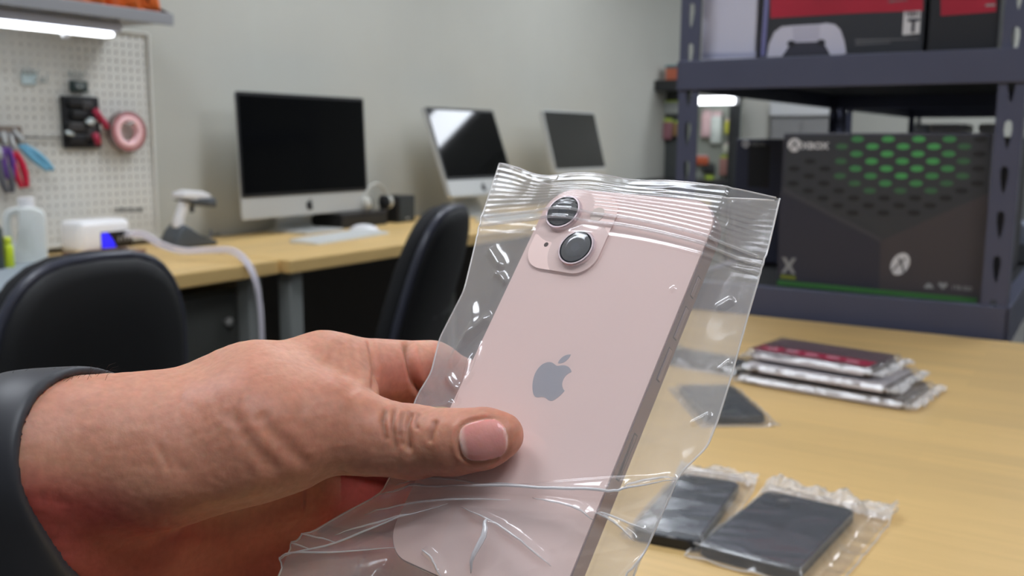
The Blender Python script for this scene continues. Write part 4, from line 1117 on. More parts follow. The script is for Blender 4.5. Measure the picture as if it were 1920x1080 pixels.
# ------------------------------------------------------------------ the hand (one continuous body grown from a distance field)
def E3(u, v, d): return np.array([(u - 960) * d / F, (540 - v) * d / F, -d])
def PC(u, v, w): return RP @ on_phone(u, v, w) + TP          # eye-space millimetres of a point over the phone
def PL(x, y, w): return RP @ np.array([x, y, w]) + TP
NRM = RP @ np.array([0, 0, 1.0])                             # phone normal, eye space
H_ = 0.65
LO = np.array([-290.0, -150.0, -415.0]); HI = np.array([38.0, 8.0, -225.0])
NG = ((HI - LO) / H_).astype(int) + 1
gx, gy, gz = [LO[i] + H_ * np.arange(NG[i], dtype=np.float32) for i in range(3)]
gx = gx.astype(np.float32)[:, None, None]; gy = gy.astype(np.float32)[None, :, None]; gz = gz.astype(np.float32)[None, None, :]
def new_field(): return np.full(tuple(NG), 60.0, np.float32)
def cone(Fd, a, c, ra, rc, k, flat=None, ff=1.0):
    """smooth-union a tapered capsule; flat = direction squeezed by ff"""
    a = np.array(a, float); c = np.array(c, float); R_ = max(ra, rc) + k + 6
    lo = np.maximum(((np.minimum(a, c) - R_ - LO) / H_).astype(int), 0); hi = np.minimum(((np.maximum(a, c) + R_ - LO) / H_).astype(int) + 2, NG)
    if (hi <= lo).any(): return
    s = tuple(slice(lo[i], hi[i]) for i in range(3))
    X, Y, Z = gx[s[0]], gy[:, s[1]], gz[:, :, s[2]]
    d = c - a; L2 = float(d @ d) + 1e-9
    tt = np.clip(((X - a[0]) * d[0] + (Y - a[1]) * d[1] + (Z - a[2]) * d[2]) / L2, 0, 1).astype(np.float32)
    ex, ey, ez = X - a[0] - tt * d[0], Y - a[1] - tt * d[1], Z - a[2] - tt * d[2]
    r2 = ex * ex + ey * ey + ez * ez
    if flat is not None:
        n = np.array(flat, float); n /= np.linalg.norm(n)
        q = ex * n[0] + ey * n[1] + ez * n[2]
        r2 = r2 + q * q * (ff * ff - 1)
    D = np.sqrt(r2) - (ra + (rc - ra) * tt)
    A = Fd[s]
    if k > 0:
        h = np.maximum(k - np.abs(A - D), 0) / k
        Fd[s] = np.minimum(A, D) - h * h * k * 0.25
    else: Fd[s] = np.minimum(A, D)

def surface_nets(Fd):
    S = Fd < 0
    c0 = S[:-1, :-1, :-1]
    anyc = np.zeros_like(c0); allc = np.ones_like(c0)
    offs = [(i, j, k) for i in (0, 1) for j in (0, 1) for k in (0, 1)]
    n0, n1, n2 = S.shape
    for o in offs:
        q = S[o[0]:n0 - 1 + o[0], o[1]:n1 - 1 + o[1], o[2]:n2 - 1 + o[2]]
        anyc |= q; allc &= q
    act = np.argwhere(anyc & ~allc)
    idx = np.full(c0.shape, -1, np.int64); idx[tuple(act.T)] = np.arange(len(act))
    val = {o: Fd[act[:, 0] + o[0], act[:, 1] + o[1], act[:, 2] + o[2]] for o in offs}
    acc = np.zeros((len(act), 3)); cnt = np.zeros(len(act))
    for a in offs:
        for ax in range(3):
            if a[ax]: continue
            c = list(a); c[ax] = 1; c = tuple(c)
            va, vc = val[a], val[c]; mk = (va < 0) != (vc < 0)
            tt = np.where(mk, va / np.where(mk, va - vc, 1), 0)
            p = np.array(a, float)[None, :].repeat(len(act), 0); p[:, ax] = tt
            acc[mk] += p[mk]; cnt[mk] += 1
    V = LO + H_ * (act + acc / cnt[:, None])
    Q = []
    for ax in range(3):
        sl = [slice(1, -1)] * 3
        a = [slice(1, n - 1) for n in S.shape]; c = [slice(1, n - 1) for n in S.shape]
        a[ax] = slice(0, S.shape[ax] - 1); c[ax] = slice(1, S.shape[ax])
        A, C = S[tuple(a)], S[tuple(c)]
        e = np.argwhere(A != C); 
        if not len(e): continue
        base = e.copy()
        for i in range(3):
            if i != ax: base[:, i] += 1
        o1, o2 = [(1, 2), (2, 0), (0, 1)][ax]
        def cell(d1, d2):
            q = base.copy(); q[:, o1] -= d1; q[:, o2] -= d2
            return idx[q[:, 0], q[:, 1], q[:, 2]]
        quad = np.stack([cell(1, 1), cell(0, 1), cell(0, 0), cell(1, 0)], 1)
        flip = ~A[tuple(e.T)]
        quad[flip] = quad[flip][:, ::-1]
        Q.append(quad)
    Q = np.concatenate(Q); Q = Q[(Q >= 0).all(1)]
    return V, Q

hand = new_field()
# forearm and wrist
FA0, FA1 = E3(-330, 880, 238), E3(95, 868, 292)
cone(hand, E3(-820, 830, 384), E3(70, 862, 294), 26, 21.5, 14)
cone(hand, E3(-820, 960, 394), E3(80, 1005, 318), 27, 21.5, 14)
cone(hand, E3(70, 862, 294), E3(240, 850, 306), 21.5, 20.8, 14)
cone(hand, E3(80, 1010, 300), E3(240, 1010, 322), 21, 21, 14)
# body of the hand: index and middle metacarpals, heel, palm
cone(hand, E3(200, 850, 306), E3(470, 748, 330), 21.5, 16.6, 12)
cone(hand, E3(470, 748, 330), E3(610, 706, 346), 16.6, 14.6, 12)
cone(hand, E3(240, 880, 322), E3(600, 800, 362), 20, 14, 12)
cone(hand, E3(240, 960, 326), E3(560, 930, 366), 20, 14, 12)
cone(hand, E3(230, 1040, 330), E3(520, 1060, 366), 20, 14, 12)
cone(hand, E3(200, 1090, 326), E3(480, 1170, 362), 19, 14, 12)
# thumb base and thenar
cone(hand, E3(250, 850, 300), E3(470, 806, 308), 19, 17.5, 12)
cone(hand, E3(470, 800, 308), E3(600, 792, 317), 17.5, 14.2, 9)
cone(hand, E3(330, 880, 300), E3(540, 835, 310), 17, 14.5, 10)
# web between thumb and index finger
cone(hand, E3(500, 750, 322), E3(640, 738, 336), 15, 9.5, 12)
cone(hand, E3(600, 700, 342), E3(655, 752, 334), 11, 8.5, 9)
# index finger
I0, I1, I2, I3 = E3(610, 705, 346), E3(808, 700, 378), E3(985, 760, 372), E3(1080, 800, 358)
cone(hand, I0, I1, 14.0, 11.4, 7)
index = new_field()
cone(index, I0, I1, 12.5, 11.4, 4); cone(index, I1, I2, 11.0, 9.2, 4); cone(index, I2, I3, 9.0, 7.6, 4)
# thumb: metacarpal head, joint, tip over the phone
T0, T1, T2, T3 = E3(600, 792, 317), E3(690, 818, 320), E3(772, 828, 320), PC(850, 829, 11.3)
T4, T5 = PC(905, 822, 9.9), PC(938, 817, 9.2)
cone(hand, T0, T1, 14.0, 11.8, 8); cone(hand, T1, T2, 11.8, 11.5, 6); cone(hand, T2, T3, 11.4, 10.4, 5)
cone(hand, T3, T4, 10.3, 9.4, 4, NRM, 1.08); cone(hand, T4, T5, 9.2, 7.4, 4, NRM, 1.1)
h = np.maximum(5 - np.abs(hand - index), 0) / 5
hand = np.minimum(hand, index) - h * h * 5 * 0.25
# middle, ring and little finger close behind the phone
for (a, c, e, g, r) in ((E3(600, 800, 362), E3(760, 850, 392), E3(930, 900, 380), E3(1010, 930, 366), 11.6), (E3(560, 910, 366), E3(720, 945, 392), E3(880, 980, 372), E3(960, 1000, 354), 11.4),
                        (E3(500, 1030, 364), E3(670, 1045, 388), E3(800, 1072, 370), E3(870, 1090, 352), 10.6)):
    fg = new_field()
    cone(fg, a, c, r + 1.6, r, 4); cone(fg, c, e, r - 0.2, r - 1.8, 4); cone(fg, e, g, r - 1.9, r - 3.2, 4)
    h = np.maximum(3.0 - np.abs(hand - fg), 0) / 3.0
    hand = np.minimum(hand, fg) - h * h * 3.0 * 0.25
# keep the hand off the phone and the film behind it
CC = [np.float32(x) for x in (RP.T @ (-TP))]
lx = (RP[0, 0] * gx + RP[1, 0] * gy + RP[2, 0] * gz + CC[0]).astype(np.float32)
ly = (RP[0, 1] * gx + RP[1, 1] * gy + RP[2, 1] * gz + CC[1]).astype(np.float32)
lz = (RP[0, 2] * gx + RP[1, 2] * gy + RP[2, 2] * gz + CC[2]).astype(np.float32)
pb_ = np.maximum(np.maximum(np.abs(lx) - (PW / 2 + 1.5), np.abs(ly) - PH / 2), np.abs(lz + 3.9) - 5.2)
hand = np.maximum(hand, -pb_)
del lx, ly, lz
hand[0] = 6.0; hand[:, 0] = 6.0; hand[:, :, 0] = 6.0; hand[:, :, -1] = 6.0
HV, HQ = surface_nets(hand)

def adj_smooth(V, Q, it, lam=0.5):
    e = np.concatenate([Q[:, [0, 1]], Q[:, [1, 2]], Q[:, [2, 3]], Q[:, [3, 0]]])
    e = np.concatenate([e, e[:, ::-1]])
    n = np.bincount(e[:, 0], minlength=len(V)).astype(float)[:, None]
    for _ in range(it):
        s = np.stack([np.bincount(e[:, 0], weights=V[e[:, 1], i], minlength=len(V)) for i in range(3)], 1)
        V = V + lam * (s / np.maximum(n, 1) - V)
    return V
def vnormals(V, Q):
    n = np.cross(V[Q[:, 2]] - V[Q[:, 0]], V[Q[:, 3]] - V[Q[:, 1]])
    out = np.stack([np.bincount(Q.ravel(), weights=np.repeat(n[:, i], 4), minlength=len(V)) for i in range(3)], 1)
    return out / np.maximum(np.linalg.norm(out, axis=1, keepdims=True), 1e-9)
HV = adj_smooth(HV, HQ, 3)
def px_of(V): return 960 - F * V[:, 0] / V[:, 2], 540 + F * V[:, 1] / V[:, 2]
def poly_dist(u, v, pts):
    D = np.full(len(u), 1e9); T = np.zeros(len(u)); pts = np.array(smooth_path([np.array(p, float) for p in pts], 5)); n = len(pts) - 1
    for i in range(n):
        a, c = pts[i], pts[i + 1]; d = c - a; L2 = d @ d + 1e-9
        t_ = np.clip(((u - a[0]) * d[0] + (v - a[1]) * d[1]) / L2, 0, 1)
        q = np.hypot(u - a[0] - t_ * d[0], v - a[1] - t_ * d[1])
        m_ = q < D; D[m_] = q[m_]; T[m_] = (i + t_[m_]) / n
    return D, T
NV = vnormals(HV, HQ); U_, V_ = px_of(HV)
view = HV / np.linalg.norm(HV, axis=1, keepdims=True)
face = np.clip(-(NV * view).sum(1) * 3, 0, 1)
near = HV[:, 2] > -352
# skin folds: polyline seen from the palm side, depth and width in millimetres
FOLDS = [
    ([(724, 766), (720, 795), (726, 828)], 0.45, 0.9), ([(742, 762), (737, 800), (744, 846)], 0.6, 0.9), ([(772, 770), (763, 800), (767, 850)], 1.0, 1.2),
    ([(788, 772), (778, 790), (783, 806)], 0.45, 0.8), ([(818, 786), (808, 812), (806, 830)], 0.55, 0.8), ([(756, 768), (750, 800), (754, 840)], 0.5, 0.8),
    ([(431, 764), (448, 800), (471, 835), (500, 866), (524, 884)], 0.75, 2.1), ([(488, 770), (505, 800), (533, 831), (560, 858), (586, 873)], 0.9, 2.2),
    ([(298, 831), (306, 858), (320, 884)], 0.5, 1.2), ([(310, 840), (330, 868), (352, 886)], 0.45, 1.6),
    ([(611, 667), (632, 690), (655, 716), (668, 738)], 1.2, 2.2), ([(598, 668), (604, 690), (622, 712)], 0.5, 1.6), ([(640, 640), (642, 665), (650, 700)], 0.35, 1.2), ([(662, 636), (664, 670), (672, 720)], 0.35, 1.2),
    ([(692, 634), (700, 668), (703, 700), (700, 740)], 1.5, 1.1), ([(762, 634), (772, 680), (782, 720), (800, 745)], 2.0, 1.6),
    ([(268, 968), (340, 972), (430, 968), (520, 946), (600, 905), (650, 876)], 1.4, 4.5),
    ([(70, 938), (90, 932), (112, 942), (135, 952)], 0.35, 1.8),
    ([(656, 888), (632, 920), (606, 962), (592, 1000)], 1.6, 2.6), ([(610, 900), (580, 950), (560, 1000)], 0.8, 2.2),
]
mmpx = -HV[:, 2] / F
painted_crease = np.zeros(len(HV))
disp = np.zeros(len(HV))
for pts, dp, wd_ in FOLDS:
    D, T = poly_dist(U_, V_, pts)
    D = D * mmpx
    near = HV[:, 2] > (-400 if pts[0][1] < 645 else -352)
    ends = np.clip(np.minimum(T, 1 - T) * 6 + 0.15, 0, 1)
    disp -= dp * (1.6 if pts[0][0] > 700 and pts[0][1] < 800 else 0.75) * np.exp(-(D / wd_) ** 2) * ends * face * near
    if 700 < pts[0][0] < 830 and pts[0][1] < 800: painted_crease = np.maximum(painted_crease, np.exp(-(D / 1.0) ** 2) * ends * face * near)  # groove shade painted along the thumb folds, with browner knuckle skin
    disp += dp * 0.14 * np.exp(-((D - wd_ * 1.9) / (wd_ * 0.8)) ** 2) * ends * face * near
# thumb nail: flat plate with a groove round its root and sides
onth = (U_ > 835) & (U_ < 985) & (V_ > 755) & (V_ < 890) & (HV[:, 2] > -330)
nc, nx_ = np.array([906.0, 825.0]), np.array([0.985, -0.17]); ny_ = np.array([0.17, 0.985])
a_ = ((U_ - nc[0]) * nx_[0] + (V_ - nc[1]) * nx_[1]) / 46.0
c_ = ((U_ - nc[0]) * ny_[0] + (V_ - nc[1]) * ny_[1]) / 39.0
rr = (np.abs(a_) ** 2.8 + np.abs(c_) ** 2.8) ** (1 / 2.8)
rr = np.where(onth & (face > 0.2), rr, 9)
disp += -0.65 * np.exp(-((rr - 1.04) / 0.07) ** 2) * np.where(a_ > 0.55, 0.35, 1.0) + 0.22 * (rr < 0.98)
disp += 0.35 * np.exp(-((rr - 1.22) / 0.10) ** 2) * np.where(a_ > 0.3, 0.2, 1.0)
# knuckle swelling, tendon and fine skin relief
fine = 0.10 * noise2(HV[:, 0] / 1000, HV[:, 1] / 1000, 5, 420) + 0.05 * noise2(HV[:, 0] / 1000 + HV[:, 2] / 1000, HV[:, 1] / 1000, 6, 800)
disp += np.where(rr < 1.1, 0, fine) + 0.35 * noise2(HV[:, 0] / 1000, (HV[:, 1] + HV[:, 2]) / 1000, 8, 70)
HV = HV + NV * disp[:, None]
nail = np.clip((1.0 - rr) / 0.06, 0, 1)
# lower hand and fingers: shade painted in as red, over redder palm skin
pl_v = np.interp(U_, [-400, 0, 100, 200, 270, 450, 560, 650, 720], [840, 862, 874, 895, 928, 955, 925, 880, 875])
palm_shade = np.clip((V_ - pl_v + 10) / 75, 0, 1)
palm_shade = np.maximum(palm_shade, np.clip((-HV[:, 2] - 352) / 12, 0, 1) * (U_ > 640) * (V_ > 770)) * (U_ < 1000)
palm_shade = palm_shade * np.clip((U_ + 60) / 90, 0, 1)
palm_shade = np.maximum(palm_shade, 0.5 * np.clip((U_ - 690) / 25, 0, 1) * np.clip((V_ - 640) / 60, 0, 1) * (V_ < 770) * (-HV[:, 2] > 340))
palm_shade = np.where(onth, np.clip((V_ - 870) / 30, 0, 1) * 0.6, palm_shade)
tipn = np.maximum(np.clip((a_ - 0.86) / 0.08, 0, 1), 0.8 * np.clip((-a_ - 0.66) / 0.2, 0, 1)) * nail
painted_crease = np.maximum(painted_crease, 0.45 * np.exp(-(((U_ - 765) / 40) ** 2 + ((V_ - 805) / 42) ** 2)) * face * (HV[:, 2] > -340))

def to_world(V): return CAM + (V / 1000) @ M.T
ext_ = np.maximum(-262 - HV[:, 0], 0)                        # the forearm runs on towards the elbow
fd_ = E3(-820, 830, 384) - E3(70, 862, 294); fd_ /= abs(fd_[0])
HV = HV + ext_[:, None] * 5.0 * fd_[None, :]
org = to_world(E3(200, 880, 300)[None, :])[0]

def skin_material():
    m = bpy.data.materials.new('skin'); m.use_nodes = True; nt = m.node_tree; b = nt.nodes['Principled BSDF']; L = nt.links.new
    tc = nt.nodes.new('ShaderNodeTexCoord')
    n1 = nt.nodes.new('ShaderNodeTexNoise'); n1.inputs['Scale'].default_value = 28; n1.inputs['Detail'].default_value = 4
    n2 = nt.nodes.new('ShaderNodeTexNoise'); n2.inputs['Scale'].default_value = 420; n2.inputs['Detail'].default_value = 3
    r1 = nt.nodes.new('ShaderNodeValToRGB')
    r1.color_ramp.elements[0].position = 0.32; r1.color_ramp.elements[1].position = 0.68
    r1.color_ramp.elements[0].color = (*lin((196, 134, 110)), 1); r1.color_ramp.elements[1].color = (*lin((210, 152, 126)), 1)
    r2 = nt.nodes.new('ShaderNodeValToRGB'); r2.color_ramp.elements[0].position = 0.3; r2.color_ramp.elements[1].position = 0.7
    r2.color_ramp.elements[0].color = (0.86, 0.84, 0.83, 1); r2.color_ramp.elements[1].color = (1, 1, 1, 1)
    mx = nt.nodes.new('ShaderNodeMix'); mx.data_type = 'RGBA'; mx.blend_type = 'MULTIPLY'; mx.inputs[0].default_value = 1
    at = nt.nodes.new('ShaderNodeAttribute'); at.attribute_name = 'nail'
    at2 = nt.nodes.new('ShaderNodeAttribute'); at2.attribute_name = 'nail_tip'
    m2 = nt.nodes.new('ShaderNodeMix'); m2.data_type = 'RGBA'; m2.inputs[7].default_value = (*lin((220, 156, 148)), 1)
    m3 = nt.nodes.new('ShaderNodeMix'); m3.data_type = 'RGBA'; m3.inputs[7].default_value = (*lin((236, 206, 196)), 1)
    rg = nt.nodes.new('ShaderNodeMapRange'); rg.inputs['To Min'].default_value = 0.52; rg.inputs['To Max'].default_value = 0.26
    L(tc.outputs['Object'], n1.inputs['Vector']); L(tc.outputs['Object'], n2.inputs['Vector'])
    L(n1.outputs['Fac'], r1.inputs[0]); L(n2.outputs['Fac'], r2.inputs[0])
    L(r1.outputs[0], mx.inputs[6]); L(r2.outputs[0], mx.inputs[7])
    at3 = nt.nodes.new('ShaderNodeAttribute'); at3.attribute_name = 'palm_shade'
    m4 = nt.nodes.new('ShaderNodeMix'); m4.data_type = 'RGBA'; m4.blend_type = 'MULTIPLY'; m4.inputs[7].default_value = (0.80, 0.36, 0.44, 1)
    L(at3.outputs['Fac'], m4.inputs[0]); L(mx.outputs[2], m4.inputs[6])
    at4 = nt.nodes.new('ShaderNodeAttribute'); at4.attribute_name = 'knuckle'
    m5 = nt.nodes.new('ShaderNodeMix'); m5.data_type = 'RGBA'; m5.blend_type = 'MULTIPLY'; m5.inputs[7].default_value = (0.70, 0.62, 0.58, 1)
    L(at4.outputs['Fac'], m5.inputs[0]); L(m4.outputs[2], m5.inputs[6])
    L(m5.outputs[2], m2.inputs[6]); L(at.outputs['Fac'], m2.inputs[0])
    L(m2.outputs[2], m3.inputs[6]); L(at2.outputs['Fac'], m3.inputs[0])
    L(m3.outputs[2], b.inputs['Base Color'])
    L(at.outputs['Fac'], rg.inputs['Value']); L(rg.outputs[0], b.inputs['Roughness'])
    bp = nt.nodes.new('ShaderNodeBump'); bp.inputs['Strength'].default_value = 0.25; bp.inputs['Distance'].default_value = 0.0006
    L(n2.outputs['Fac'], bp.inputs['Height']); L(bp.outputs[0], b.inputs['Normal'])
    b.inputs['Subsurface Weight'].default_value = 0.6
    b.inputs['Subsurface Radius'].default_value = (1.0, 0.2, 0.1)
    b.inputs['Subsurface Scale'].default_value = 0.0045
    b.inputs['Specular IOR Level'].default_value = 0.4
    return m
me = bpy.data.meshes.new('person')
me.from_pydata((to_world(HV) - org).tolist(), [], HQ.tolist()); me.update()
for nm, ar in (('nail', nail), ('nail_tip', tipn), ('palm_shade', palm_shade), ('knuckle', painted_crease)):
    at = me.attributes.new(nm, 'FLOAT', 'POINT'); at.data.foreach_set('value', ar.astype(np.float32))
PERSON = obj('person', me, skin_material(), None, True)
PERSON.location = tuple(org)
tag(PERSON, 'bare left hand of a person with thumb on the bagged pink phone, black wristband', 'person')

# wristband: a slice of the wrist's own shape, pushed outward
ba = np.array([1.0, 0.13, 0.20]); ba /= np.linalg.norm(ba)
bo = E3(-20, 880, 272)
ax_ = ((gx - bo[0]) * ba[0] + (gy - bo[1]) * ba[1] + (gz - bo[2]) * ba[2]).astype(np.float32)
bq = np.maximum(np.maximum(np.abs(ax_) - 11.0, hand - 2.9), 0.15 - hand)
bq += np.maximum(0, np.abs(ax_) - 9.5) * 0.4
BV, BQ = surface_nets(bq.astype(np.float32)); BV = adj_smooth(BV, BQ, 3)
me = bpy.data.meshes.new('wristband'); me.from_pydata((to_world(BV) - org).tolist(), [], BQ.tolist()); me.update()
tag(obj('wristband', me, mat('band_rubber', (52, 53, 58), 0.5), PERSON, True), 'black rubber watch band')
del ax_, bq, hand, index
# a few arm hairs along the top of the forearm
b = B(); r3 = np.random.default_rng(3)
cand = np.argwhere((U_ > -40) & (U_ < 200) & (V_ < 720) & (NV[:, 1] > 0.6)).ravel()
for i in r3.choice(cand, min(90, len(cand)), replace=False):
    p0 = HV[i]; n0 = NV[i]
    L_ = r3.uniform(3, 7); dr = n0 * 0.55 + np.array([0.8, 0.1, 0]) * r3.uniform(0.3, 1) + r3.normal(0, 0.25, 3)
    p1 = p0 + dr * L_ * 0.5; p2 = p1 + (dr + np.array([0.3, -0.5, 0])) * L_ * 0.4
    tube(b, [(to_world(q[None])[0] - org) for q in (p0 - n0 * 0.3, p1, p2)], [0.00006, 0.00005, 0.00002], 3)
tag(obj('arm_hair', b, mat('hair_dark', (48, 34, 28), 0.6), PERSON), kind='stuff')

# ------------------------------------------------------------------ the clear zip bag around the phone
BAG = film('zip_bag_film', haze=0.21, rough=0.15, gloss=0.08)
BAGE = film('zip_bag_weld_glint', haze=0.5, rough=0.12, gloss=0.08)
BAG_GLINT = film('zip_bag_glint', haze=0.8, rough=0.1, gloss=0.1)  # milky white film for the painted fold highlights
BAGZ = film('zip_bag_track', haze=0.20, rough=0.12, gloss=0.08)
def edge(tab):
    T = np.array([r[0] for r in tab]); Q = np.array([[*on_phone(r[1], r[2], r[3])] for r in tab])
    def f(t):
        t = np.atleast_1d(t); return np.stack([np.interp(t, T, Q[:, i]) for i in range(3)], -1)
    tt = np.linspace(0, 1, 400); raw = f(tt)
    ker = np.hanning(21); ker /= ker.sum()
    pad = np.concatenate([raw[0] + (raw[0] - raw[1:11][::-1]), raw, raw[-1] + (raw[-1] - raw[-11:-1][::-1])])
    sm = np.stack([np.convolve(pad[:, i], ker, 'valid') for i in range(3)], -1)
    return lambda t: np.stack([np.interp(np.atleast_1d(t), tt, sm[:, i]) for i in range(3)], -1)
EL = edge([(0, 937, 305, -3), (.1, 905, 400, -3), (.25, 870, 545, -2.5), (.38, 824, 635, -2), (.46, 808, 700, -2), (.52, 780, 745, -2), (.60, 742, 870, 0), (.66, 716, 925, 3),
           (.74, 640, 965, 8), (.84, 548, 1020, 12), (.93, 520, 1085, 13), (1, 500, 1150, 13)])
ER = edge([(0, 1462, 372, -3), (.1, 1437, 478, -3), (.13, 1428, 505, -3), (.25, 1403, 590, -3), (.40, 1370, 710, -3), (.5, 1345, 790, -3), (.58, 1326, 838, -2), (.66, 1275, 888, -1),
           (.76, 1240, 965, -1), (.88, 1210, 1035, -2), (1, 1165, 1140, -2)])
def px_track(pts, w=3.0):
    return np.array([on_phone(u, v, w)[:2] for u, v in pts])
CREASE = [   # polyline in the picture, height and half width in millimetres
    ([(730, 918), (800, 911), (960, 918), (1130, 925), (1180, 915), (1262, 888)], 1.6, 1.1), ([(735, 905), (805, 893), (900, 905), (1000, 914)], 1.0, 1.2),
    ([(545, 1075), (620, 1042), (720, 995), (845, 948)], 1.5, 1.2), ([(690, 970), (800, 945), (960, 940)], 0.9, 1.2), ([(868, 952), (960, 1000), (1040, 1065)], 1.1, 1.2),
    ([(925, 980), (922, 1015), (888, 1078)], 1.8, 1.8), ([(800, 1034), (825, 1055), (838, 1088)], 1.4, 1.2), ([(550, 1020), (600, 1016), (650, 1026)], 1.2, 1.0), ([(558, 1026), (605, 1040)], 0.9, 0.8),
    ([(1115, 962), (1150, 978), (1180, 1008)], 1.2, 1.0), ([(1122, 960), (1200, 985)], 0.8, 1.0), ([(1290, 900), (1243, 965), (1217, 1030)], 1.0, 1.4), ([(1165, 912), (1205, 898), (1258, 886)], 1.0, 1.3),
    ([(912, 460), (926, 480), (942, 505)], 2.2, 2.0), ([(920, 512), (940, 518), (950, 535)], 1.4, 1.2), ([(1338, 575), (1372, 552)], 1.2, 1.2), ([(1340, 688), (1364, 668)], 1.2, 0.7), ([(1290, 792), (1328, 768)], 1.2, 0.7),
    ([(1258, 548), (1268, 540)], 0.8, 0.7), ([(840, 690), (868, 640), (900, 610), (925, 592)], 1.8, 2.4), ([(858, 760), (872, 720), (884, 660)], 1.2, 1.0), ([(835, 700), (850, 722), (866, 735)], 1.2, 1.6),
    ([(868, 728), (892, 690), (904, 640)], 1.0, 0.8), ([(800, 765), (838, 762), (850, 752)], 1.2, 1.4), ([(700, 935), (760, 915), (790, 905)], 1.0, 1.2), ([(1000, 935), (1080, 955), (1112, 975)], 0.6, 2.0),
    ([(640, 1010), (720, 985), (780, 970)], 0.8, 1.2), ([(520, 1085), (570, 1060), (640, 1045), (750, 1030)], 0.9, 1.0), ([(880, 560), (886, 600), (872, 640)], 0.8, 1.6), ([(1240, 1000), (1180, 1050), (1150, 1090)], 0.8, 1.4),
]
LENS_AT = [(-PW / 2 + 11.4, PH / 2 - 11.8), (-PW / 2 + 24.0, PH / 2 - 25.6)]
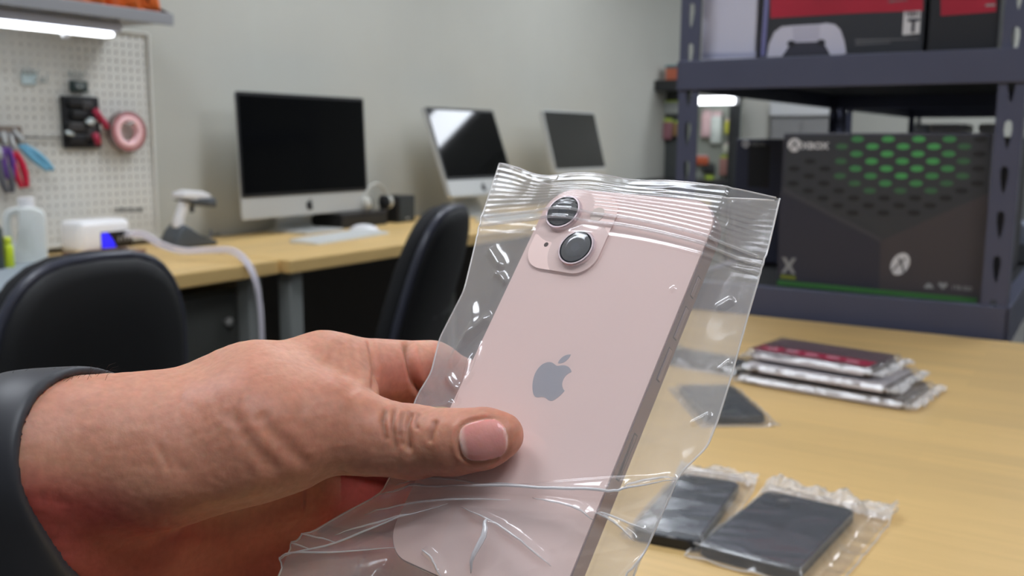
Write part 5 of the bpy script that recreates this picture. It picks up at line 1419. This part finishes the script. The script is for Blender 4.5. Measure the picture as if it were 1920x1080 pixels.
def bag_layer(ns, nt, front):
    T = np.linspace(0, 1, nt); S = np.linspace(0, 1, ns)
    L_, R_ = EL(T), ER(T)
    u = L_[None, :, 0] * (1 - S[:, None]) + R_[None, :, 0] * S[:, None]
    v = L_[None, :, 1] * (1 - S[:, None]) + R_[None, :, 1] * S[:, None]
    we = L_[None, :, 2] * (1 - S[:, None]) + R_[None, :, 2] * S[:, None]
    s, t = np.meshgrid(S, T, indexing='ij')
    up = np.exp(-(t / 0.10) ** 2)
    v = v + 6.5 * np.sin(PI * s) * np.exp(-((t - .12) / .075) ** 2) * (1 - np.exp(-(t / .05) ** 2)) - (4.6 * np.exp(-((s - .22) / .13) ** 2) + 1.0 * np.exp(-((s - .5) / .2) ** 2)) * np.exp(-(t / 0.05) ** 2)
    if not front: v = v - 0.9 * np.exp(-(t / 0.02) ** 2) * np.clip(s * 6, 0, 1)
    du = np.maximum(np.abs(u) - PW / 2, 0); dv = np.maximum(v - PH / 2, 0); dv2 = np.maximum(-PH / 2 - v, 0)
    do = np.sqrt(du ** 2 + dv ** 2 + dv2 ** 2)
    de = np.minimum(u - L_[None, :, 0], R_[None, :, 0] - u) + 1e-6
    frac = np.clip(do / (do + de), 0, 1)
    frac = np.where(np.abs(u) < PW / 2, np.clip(dv / 40, 0, 1) * 0.5, frac)
    frac = frac ** 0.8
    if front:
        wp = np.full_like(u, 0.9)
        for a, c in LENS_AT:
            wp = np.maximum(wp, 0.9 + 2.3 * np.clip(1.45 - np.hypot(u - a, v - c) / 8.6, 0, 1))
        fold = np.maximum(t - 0.66, 0)
        vf = (EL(0.66)[0, 1] * (1 - s) + ER(0.66)[0, 1] * s) - v
        wp = wp + (3.2 * (1 - np.exp(-np.maximum(vf, 0) / 1.3)) + 2.4 * (1 - np.exp(-np.maximum(vf, 0) / 22))) * np.clip((1 - np.abs(2 * s - 0.9)) * 3 + 0.2, 0, 1)
        wp = wp - 2.4 * np.exp(-((s - .54) / .09) ** 2) * np.exp(-(t / .03) ** 2)
    else:
        wp = np.full_like(u, -8.7)
        wp = wp + 3.0 * np.exp(-(t / .05) ** 2)
    w = wp * (1 - frac) + we * frac
    free = np.clip(do / 4, 0, 1) * np.clip(de / 3, 0, 1)
    low = np.clip((t - 0.66) / 0.08, 0, 1)
    amp = 0.04 + 0.20 * free + 0.36 * low
    sd = 11 if front else 17
    wr = 1.1 * (ridged(u * 0.8 + v * 0.5, (v * 0.8 - u * 0.5) * 0.6, sd, 0.045) - 0.4) + 0.5 * (ridged(u, v, sd + 1, 0.10) - 0.4) + 0.22 * (ridged(u * 0.6 - v * 0.8, v * 0.5, sd + 2, 0.22) - 0.4)
    w = w + wr * amp * np.clip(de / 2.5, 0, 1)
    rib = np.clip((0.105 - t) / 0.01, 0, 1) * np.clip((t - 0.006) / 0.006, 0, 1)
    w = w + rib * (0.13 if front else 0.10) * np.sin(2 * PI * t / 0.0105 + (0 if front else 1.3))
    for tc, hh in ((0.112, 0.8), (0.128, 0.7), (0.148, 0.35)):
        w = w + hh * np.exp(-((t - tc) / 0.0035) ** 2) * (1 if front else -0.6)
    if front:
        for pts, hh, ww in CREASE:
            q = px_track(pts, 4.0 if pts[0][1] > 890 else 0.5)
            lo, hi = q.min(0) - ww * 3, q.max(0) + ww * 3
            mk = (u > lo[0]) & (u < hi[0]) & (v > lo[1]) & (v < hi[1])
            if not mk.any(): continue
            D, TT = poly_dist(u[mk], v[mk], q)
            w[mk] += hh * (1.9 if pts[0][1] > 890 else 1.0) * np.clip(np.minimum(TT, 1 - TT) * 5, 0, 1) * np.exp(-(D / ww) ** 2)
        # the thumb presses the film flat
        q = np.array([on_phone(905, 822, 1)[:2], on_phone(850, 829, 1)[:2], on_phone(790, 828, 1)[:2]])
        D, TT = poly_dist(u.ravel(), v.ravel(), q); D = D.reshape(u.shape)
        press = np.clip((13 - D) / 5, 0, 1) * (u > -PW / 2)
        w = w * (1 - press) + 0.6 * press
        w = np.where((np.abs(u) < PW / 2) & (v < PH / 2), np.maximum(w, 0.35), w)
    else:
        w = np.where((np.abs(u) < PW / 2 + 0.5) & (v < PH / 2), np.minimum(w, -7.95), w)
    return np.stack([u, v, w], -1) * MM
fl = bag_layer(300, 400, True); rl = bag_layer(150, 220, False)
t = thing('zip_bag', (0, 0, 0), 'clear zip bag with ribbed mouth around the pink phone, pinched by the thumb', 'bag')
t.matrix_world = PM
obj('front_film', grid_mesh(fl), BAG, t, True)
obj('rear_film', grid_mesh(rl), BAG, t, True)
for side, e in ((0, fl[0]), (-1, fl[-1])):
    obj('side_weld', tube(B(), [tuple(p) for p in e[::4]], 0.00032, 6), BAGE, t, True)
obj('front_lip', tube(B(), [tuple(p) for p in fl[::4, 0]], 0.00026, 6), BAGE, t, True)
obj('rear_lip', tube(B(), [tuple(p) for p in rl[::3, 0]], 0.00026, 6), BAGE, t, True)
for pts, hh, ww in CREASE:  # milky tubes along the low creases paint in their highlights
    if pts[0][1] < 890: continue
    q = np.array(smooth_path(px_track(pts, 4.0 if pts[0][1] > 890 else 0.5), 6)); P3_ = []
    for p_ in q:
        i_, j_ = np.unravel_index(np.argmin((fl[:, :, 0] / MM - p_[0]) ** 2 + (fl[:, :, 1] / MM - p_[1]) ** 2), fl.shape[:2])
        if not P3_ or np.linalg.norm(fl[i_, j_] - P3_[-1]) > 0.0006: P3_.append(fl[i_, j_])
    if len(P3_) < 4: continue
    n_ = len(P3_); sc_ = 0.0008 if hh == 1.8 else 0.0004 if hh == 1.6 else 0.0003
    obj('painted_crease', tube(B(), [tuple(p_ + np.array([0, 0, 0.0001])) for p_ in P3_], [sc_ * (0.2 + math.sin(PI * k / (n_ - 1))) for k in range(n_)], 6), BAG_GLINT if hh >= 1.6 else BAGE, t, True)
for tc in (0.112, 0.128):
    k = int(tc * 399)
    obj('zip_track', tube(B(), [tuple(p) for p in fl[2:-2:4, k]], 0.00055, 6), BAGZ, t, True)
